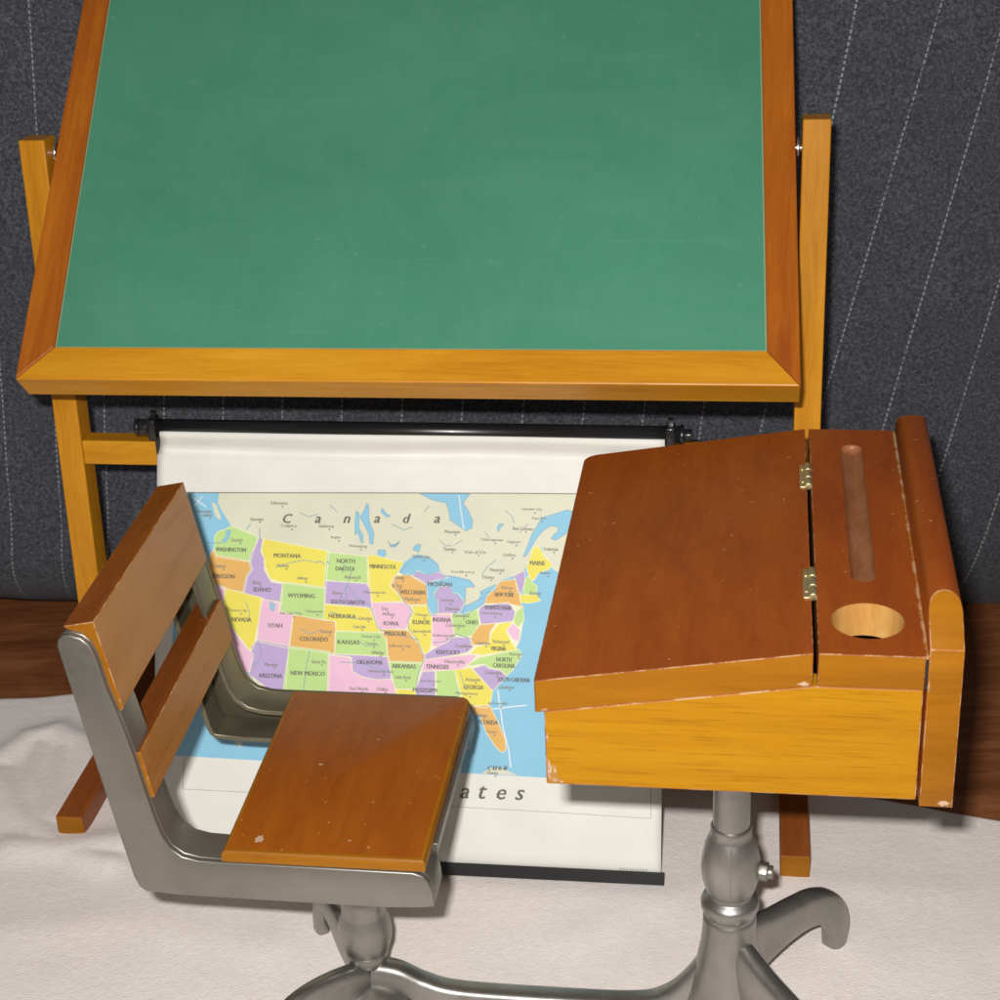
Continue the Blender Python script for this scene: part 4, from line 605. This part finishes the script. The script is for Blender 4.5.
# hinges: leaf on the lid plus barrel knuckles
for v0, v1 in ((12.75, 14.85), (3.75, 5.85)):
    bm = bmesh.new(); box(bm, -.42, -.16, v0, v1, ZS - .06, ZS + .045)
    bm2v = []
    L_ = (v1 - v0) / 3
    for k in range(3): rod(bm, (-.08, v0 + k * L_ + .04, ZS + .02), (-.08, v0 + (k + 1) * L_ - .04, ZS + .02), .15, 16)
    bev(bm, .03, 2); h = done('hinge', bm, M['brass'], lid, smooth=50)
    bm = bmesh.new()
    for k in (0.22, .78): rod(bm, (-.31, v0 + (v1 - v0) * k, ZS + .03), (-.31, v0 + (v1 - v0) * k, ZS + .075), .09, 12)
    done('screw', bm, M['brass'], lid)
# chips knocked off the edges: thin irregular flakes of bare wood, each one a small part
def chip(parent, c, axis, rx, ry, seed, lift=.012):
    """axis 'v': lies on the near face (x-z plane); axis 'z': lies on a top face"""
    rnd = random.Random(seed); n = 26; bm = bmesh.new(); pts = []
    for k in range(n):
        a = 2 * math.pi * k / n; q = (.45 + .65 * abs(noise.noise(Vector((math.cos(a) * 1.7 + seed, math.sin(a) * 1.7, seed)))) * 1.6 + rnd.uniform(-.10, .10)); pts.append((rx * q * math.cos(a), ry * q * math.sin(a)))
    if axis == 'v': prism(bm, [(c[0] + x, c[2] + y) for x, y in pts], 'y', c[1] - lift, c[1] + .03)
    else: prism(bm, [(c[0] + x, c[1] + y) for x, y in pts], 'z', c[2] - .03, c[2] + lift)
    bev(bm, .004, 1)
    return done('chipped_spot', bm, M['chip'], parent)
chip(lid, (-.45, 0, ztop(-.42) - TH + .12), 'v', .26, .10, 1)
chip(lid, (LX + .16, .02, ztop(LX) - .62), 'v', .07, .42, 2)
chip(lid, (LX + .33, 0, ztop(LX) - 1.12), 'v', .14, .07, 3)
# fixed strip with pencil groove and inkwell hole
bm = bmesh.new(); box(bm, .02, SW, 0, W, ZS - TH, ZS); edge_mats(bm); bev(bm, .03, 2, 2)
shelf = done('writing_ledge', bm, [M['lid_top'], M['end'], M['worn_lid'], M['end'], M['lid_top']], desk)
bm = bmesh.new(); lathe(bm, [(1.22, ZS - 2), (1.22, ZS + 1)], (1.70, 2.29), 64)
c_ = done('cut', bm, M['ink_wall'], desk); bpy.context.view_layer.update(); boolean_diff(shelf, c_)
bm = bmesh.new()      # pencil groove: a long scoop, capsule shaped
rr, zc, hw = .95, ZS + .72, 0
N = 20; rings = []
for k in range(-6, N + 7):
    if k < 0: v = 5.05 + .42 * (1 - math.cos(R((k + 6) * 15))); sc_ = max(.02, math.sin(R((k + 6) * 15)))
    elif k > N: v = 16.95 - .42 * (1 - math.cos(R((N + 6 - k) * 15))); sc_ = max(.02, math.sin(R((N + 6 - k) * 15)))
    else: v = 5.47 + (16.53 - 5.47) * k / N; sc_ = 1
    hw_ = .44 * sc_; dep = .30 * sc_
    rings.append([bm.verts.new((1.70 + x, v, z)) for x, z in ([(hw_ * math.cos(R(a)), ZS - dep * math.sin(R(a))) for a in range(0, 181, 15)] + [(-hw_, ZS + .3), (hw_, ZS + .3)])])
for a, b in zip(rings, rings[1:]):
    n = len(a)
    for i in range(n): bm.faces.new((a[i], a[(i + 1) % n], b[(i + 1) % n], b[i]))
bm.faces.new(rings[0]); bm.faces.new(rings[-1][::-1])
M['groove'] = wood('rubbed_groove_wood', (.22, .075, .026), (.28, .11, .046), (.33, .145, .072), grain='y', stretch=3, specks=.3, fine=.05, rough=.36)
c_ = done('cut', bm, M['groove'], desk); bpy.context.view_layer.update(); boolean_diff(shelf, c_)
# box under the lid
def side(name, v0, v1):
    bm = bmesh.new(); u0 = LX + .32
    prism(bm, [(u0, ZB_), (SW - .005, ZB_), (SW - .005, ZS - TH - .01), (0, ZS - TH - .01), (-.14, ZS - TH - .02), (u0, ztop(u0) - TH - .01)], 'y', v0, v1)
    bev(bm, .05, 2, 1, ang=70); return done(name, bm, [M['honey'], M['worn']], desk)
side('side_panel', .03, .9); side('side_panel', W - .9, W - .03)
bm = bmesh.new(); box(bm, LX + .33, LX + 1.1, .91, W - .91, ZB_, ztop(LX + .33) - TH - .03); bev(bm, .05, 1, 1); done('front_panel', bm, [M['honey'], M['worn']], desk)
bm = bmesh.new(); box(bm, LX + 1.11, SW - .02, .91, W - .91, ZB_, ZB_ + .5); done('bottom_panel', bm, [M['dark']], desk)
chip(desk, (LX + .43, .03, 19.1), 'v', .10, .62, 4)
chip(desk, (LX + .62, .03, 18.68), 'v', .28, .13, 21)
chip(desk, (LX + .62, .03, 19.0), 'v', .09, .30, 5)
chip(desk, (LX + .40, .03, 20.4), 'v', .05, .25, 6)
chip(desk, (LX + .85, .03, 18.60), 'v', .10, .06, 7)
# back board with rounded rail on top
bm = bmesh.new(); u0, u1 = SW + .10, SW + 1.20; ZT = ZS + 1.49; DL = 1.92; zc0 = ZS + .3
cr = [(u0, ZB_ - .2), (u1, ZB_ - .2), (u1, zc0), (u1, ZT - .42)] + [((u0 + u1) / 2 + .53 * math.cos(R(a)), ZT - .42 + .42 * math.sin(R(a)) ** .8) for a in range(12, 169, 12)] + [(u0, ZT - .42), (u0, zc0)]
def vend(z): return 0 if z <= zc0 else (z - zc0) / (ZT - zc0) * DL
va = [bm.verts.new((u, -.03 + vend(z), z)) for u, z in cr]; vb = [bm.verts.new((u, W + .03 - vend(z), z)) for u, z in cr]
n = len(cr); low = [0, 1, 2, n - 1]; upp = list(range(2, n))
for vs, flip in ((va, False), (vb, True)):
    a = [vs[i] for i in low]; b = [vs[i] for i in upp]
    bm.faces.new(a[::-1] if flip else a); bm.faces.new(b[::-1] if flip else b)
for i in range(n): bm.faces.new((va[i], vb[i], vb[(i + 1) % n], va[(i + 1) % n]))
bmesh.ops.recalc_face_normals(bm, faces=bm.faces)
for f in bm.faces: f.material_index = 1 if abs(f.normal.y) > .3 else 0
bev(bm, .032, 2, 2, test=lambda e: e.link_faces[0].material_index != e.link_faces[1].material_index or abs(e.link_faces[0].normal.y) > .3 and abs(e.link_faces[1].normal.y) > .3, ang=15)
done('back_board', bm, [M['lid_top'], M['end'], M['worn']], desk, smooth=25)
bm = bmesh.new(); box(bm, SW + .005, SW + .095, .10, W - .1, ZS - .5, ZS - .02); done('glue_line', bm, M['worn'], desk)
bm = bmesh.new(); box(bm, SW + .005, SW + .098, -.01, .06, ZS - 1.25, ZS - .12); done('gap_shade', bm, M['dark'], desk)  # near-black strip standing in for the shade in the seam
chip(desk, (u1 - .30, -.03, ZB_ - .04), 'v', .27, .14, 8)
chip(desk, (SW + .14, -.03, ZS - 1.12), 'v', .05, .22, 10)
# seat
SZ0, SZ1 = 12.24, 12.72; SV0, SV1 = 2.86, 14.7
bm = bmesh.new(); plan = [(-22.25, SV0), (-14.25, SV0)] + arc(-14.9, SV1 - .5, .65, 0, 60, 3) + [(-15.2, SV1), (-22.35, SV1)]
prism(bm, plan, 'z', SZ0, SZ1); edge_mats(bm)
bev(bm, .20, 3, 1, test=lambda e: e.verts[0].co.z > SZ1 - .01 and e.verts[1].co.z > SZ1 - .01, ang=50)
seat = done('seat', bm, [M['seat'], M['end'], M['worn']], desk, smooth=30)
chip(seat, (-20.95, 3.75, SZ1), 'z', .24, .34, 11, .006)
chip(seat, (-19.7, 9.0, SZ1), 'z', .15, .06, 12, .006)
# backrest slats (profiles in u,z)
SL0, SL1 = 3.12, 15.25
for prof, seed in (([(-27.25, 22.35), (-26.05, 22.58), (-25.42, 18.88), (-25.62, 18.62), (-26.02, 20.4), (-26.35, 21.75), (-26.6, 22.1), (-27.1, 22.22)], 1),
                   ([(-26.25, 16.62), (-25.02, 16.95), (-24.70, 14.92), (-24.96, 14.86), (-25.22, 16.1), (-25.42, 16.45)], 2)):
    bm = bmesh.new(); prism(bm, prof, 'y', SL0, SL1)
    for v in bm.verts: v.co.x -= .022 * (v.co.y - SL0)
    bmesh.ops.recalc_face_normals(bm, faces=bm.faces)
    for f in bm.faces:
        f.material_index = 1 if abs(f.normal.y) > .8 else (3 if f.normal.z > .7 else 0)
    bev(bm, .032, 2, 2, ang=40); done('backrest_slat', bm, [M['slat'], M['end'], M['worn'], M['slat_top']], desk)
# cast side frames: L shaped channel, flanges pointing inward
OUT = [(-27.47, 21.67), (-27.40, 21.95), (-27.20, 22.12), (-26.92, 22.17), (-26.50, 22.05), (-26.22, 21.78), (-26.04, 21.25), (-25.82, 19.9), (-25.49, 18.6), (-25.18, 17.0), (-24.93, 15.4),
       (-24.7, 14.1), (-24.52, 13.35), (-24.25, 12.78), (-23.8, 12.40), (-23.2, 12.25), (-22.5, 12.22), (-19.2, 12.22), (-14.75, 12.20), (-14.38, 12.08), (-14.15, 11.8), (-14.02, 11.35), (-13.98, 10.66),
       (-14.6, 10.56), (-16.0, 10.48), (-19.3, 10.50), (-24.2, 10.55), (-25.5, 10.64), (-25.74, 10.85), (-25.9, 11.3), (-26.2, 13.2), (-26.84, 17.4)]
def frame(v_out, sgn):
    bm = bmesh.new(); TK, FL = .28, 1.9
    prism(bm, OUT, 'y', v_out, v_out + sgn * TK)
    # flanges follow the outline
    n = len(OUT)
    def inset(i, d):
        a, b, c = Vector(OUT[i - 1]), Vector(OUT[i]), Vector(OUT[(i + 1) % n])
        t_ = (c - a).normalized(); nrm = Vector((t_.y, -t_.x))      # clockwise outline: right hand side is inside
        return b + nrm * d
    inn = [inset(i, .24) for i in range(n)]
    A = [bm.verts.new((p[0], v_out + sgn * (TK - .01), p[1])) for p in OUT]; B = [bm.verts.new((p[0], v_out + sgn * FL, p[1])) for p in OUT]
    Cc = [bm.verts.new((p.x, v_out + sgn * (TK - .01), p.y)) for p in inn]; Dd = [bm.verts.new((p.x, v_out + sgn * FL, p.y)) for p in inn]
    for i in range(n):
        j = (i + 1) % n
        for q in ((A[i], A[j], B[j], B[i]), (Cc[i], Dd[i], Dd[j], Cc[j]), (B[i], B[j], Dd[j], Dd[i]), (A[i], Cc[i], Cc[j], A[j])): bm.faces.new(q)
    bev(bm, .07, 3, ang=60)
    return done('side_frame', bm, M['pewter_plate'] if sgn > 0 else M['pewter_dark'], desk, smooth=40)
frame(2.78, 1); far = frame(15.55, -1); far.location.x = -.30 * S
bm = bmesh.new(); box(bm, -14.27, -14.10, 4.70, 13.63, 11.75, 12.2); bev(bm, .03, 1); done('front_strip', bm, M['pewter_plate'], desk)
# cross plate carrying the seat on its post
PU, PVV = -18.55, W / 2
bm = bmesh.new(); box(bm, PU - 1.6, PU + 1.6, 4.69, 13.64, 10.6, 11.0); bev(bm, .08, 2); done('seat_bracket', bm, M['pewter_dark'], desk)
# cast stand: two posts, bulbs, hubs, arms
def stand_post(u, ztop_, bulb, name='post'):
    bm = bmesh.new(); lathe(bm, [(.76, bulb[0][1] - .3), (.76, ztop_)], (u, PVV), 40)
    done('pole', bm, M['pewter'], desk, smooth=50)
    bm = bmesh.new(); lathe(bm, [(r, z) for r, z in bulb[::-1]], (u, PVV), 48)
    return done('bulb_socket', bm, M['pewter'], desk, smooth=60)
DU = -2.80
sock = stand_post(DU, ZB_ + .0, [(.80, 10.5), (.86, 10.36), (.80, 10.2), (.90, 9.95), (1.07, 9.5), (1.19, 8.9), (1.22, 8.4), (1.16, 7.8), (1.02, 7.3), (.90, 7.05), (.96, 6.96), (1.12, 6.88), (1.22, 6.68), (1.21, 6.42), (1.08, 6.14), (1.02, 6.05), (1.05, 5.95), (1.12, 5.85), (1.1, 5.5)])
bm = bmesh.new(); sweep(bm, [(DU + .02, PVV - r_ - .0, z_) for r_, z_ in ((.80, 10.15), (.90, 9.95), (1.07, 9.5), (1.19, 8.9), (1.22, 8.4), (1.16, 7.8), (1.02, 7.3))], [(.025, .02)] * 7, seg_pts=CIRC, side0=(1, 0, 0)); done('casting_seam', bm, M['pewter'], sock, smooth=60)
bm = bmesh.new(); rod(bm, (DU + 1.0, PVV, 8.25), (DU + 1.55, PVV - .1, 8.25), .42, 6); rod(bm, (DU + 1.45, PVV - .1, 8.25), (DU + 1.75, PVV - .12, 8.25), .30, 16); bev(bm, .06, 2)
done('set_screw', bm, M['pewter_plate'], sock, smooth=40)
stand_post(PU, 10.7, [(.80, 6.3), (.92, 6.15), (.95, 5.6), (.93, 5.15), (.97, 4.98), (1.10, 4.65), (1.18, 4.15), (1.15, 3.65), (1.02, 3.2), (.90, 3.02), (.96, 2.92), (.88, 2.55), (.66, 2.2), (.3, 1.98)])
RSEC = [(math.copysign(abs(math.cos(R(a))) ** .6, math.cos(R(a))), math.copysign(abs(math.sin(R(a))) ** .75, math.sin(R(a)))) for a in range(0, 360, 15)]
def curve(P, n=10):
    P = [Vector(p) for p in P]; Q = [P[0] * 2 - P[1]] + P + [P[-1] * 2 - P[-2]]; out = []
    for i in range(1, len(Q) - 2):
        for k in range(n):
            t_ = k / n; a, b, c, d = Q[i - 1:i + 3]
            out.append(.5 * ((2 * b) + (c - a) * t_ + (2 * a - 5 * b + 4 * c - d) * t_ ** 2 + (3 * b - a - 3 * c + d) * t_ ** 3))
    out.append(P[-1]); return out
def leg(P, Wd):
    bm = bmesh.new(); path = curve(P, 8); ws = curve([(a, b, 0) for a, b in Wd], 8)
    sweep(bm, path, [(w_.x, w_.y) for w_ in ws], (0, 0, 1) , seg_pts=RSEC)
    return bm
def legset(u, zh, tips, k):
    """each leg leaves the hub, bows over and comes down on a foot"""
    for du, dv, zt in tips:
        P = [(u + .05 * du, PVV + .05 * dv, zh - 1.0), (u + .30 * du, PVV + .30 * dv, zh - .75), (u + .58 * du, PVV + .58 * dv, zh * k), (u + .80 * du, PVV + .80 * dv, zh * k - .15), (u + .95 * du, PVV + .95 * dv, zh * k - 1.05), (u + du, PVV + dv, zt)]
        yield P
# desk hub
bm = bmesh.new(); lathe(bm, [(2.0, 1.0), (1.85, 1.6), (1.62, 2.5), (1.38, 3.5), (1.22, 4.4), (1.14, 5.2), (1.11, 5.85)], (DU, PVV), 40)
done('hub', bm, M['pewter'], desk, smooth=60)
bm = bmesh.new(); lathe(bm, [(1.9, .4), (1.8, .75), (1.5, 1.05), (1.0, 1.3), (.5, 1.45)], (PU, PVV), 40)
done('hub', bm, M['pewter'], desk, smooth=60)
def arch_leg(u, du, dv, pts, name='leg'):
    """pts: (fraction along the leg, height of centre, half width, half depth)"""
    P = [(u + f * du, PVV + f * dv, z) for f, z, a, b in pts]
    bm = bmesh.new(); path = curve(P, 8); ws = curve([(a, b, 0) for f, z, a, b in pts], 8)
    sweep(bm, path, [(w_.x, w_.y) for w_ in ws], seg_pts=RSEC, side0=(dv, -du, 0))
    return done(name, bm, M['pewter'], desk, smooth=60)
LEGP = [(-.05, 3.3, .55, 1.9), (.12, 3.35, .55, 1.75), (.34, 3.35, .52, 1.25), (.55, 3.3, .52, 1.0), (.74, 3.05, .54, .88), (.90, 2.35, .56, .78), (.985, 1.2, .56, .62), (.99, .02, .50, .5)]
arch_leg(DU, 4.75, 5.9, LEGP); arch_leg(DU, 4.75, -5.9, LEGP)
LEGS = [(-.05, 1.0, .50, .85), (.15, 1.45, .52, 1.05), (.40, 1.9, .48, 1.05), (.62, 2.3, .40, .85), (.80, 2.35, .36, .64), (.93, 1.9, .33, .52), (.99, 1.1, .33, .46), (1.0, .02, .34, .44)]
arch_leg(PU, -3.35, 4.7, LEGS); arch_leg(PU, -3.35, -4.7, LEGS)
bar = [(PU + .2, PVV, 1.5), (PU + 1.2, PVV, 1.45), (PU + 2.4, PVV, 1.05), (PU + 4, PVV, .75), (PU + 8, PVV, .70), (DU - 4, PVV, .75), (DU - 2.4, PVV, 1.1), (DU - 1.2, PVV, 2.0), (DU - .3, PVV, 3.3)]
bw_ = [(.6, .9), (.58, .8), (.56, .62), (.55, .52), (.55, .5), (.55, .55), (.58, .75), (.6, .95), (.6, 1.0)]
bm = bmesh.new(); path = curve(bar, 10); ws = curve([(a, b, 0) for a, b in bw_], 10)
sweep(bm, path, [(w_.x, w_.y) for w_ in ws], (0, 0, 1), seg_pts=RSEC); done('connecting_bar', bm, M['pewter'], desk, smooth=60)
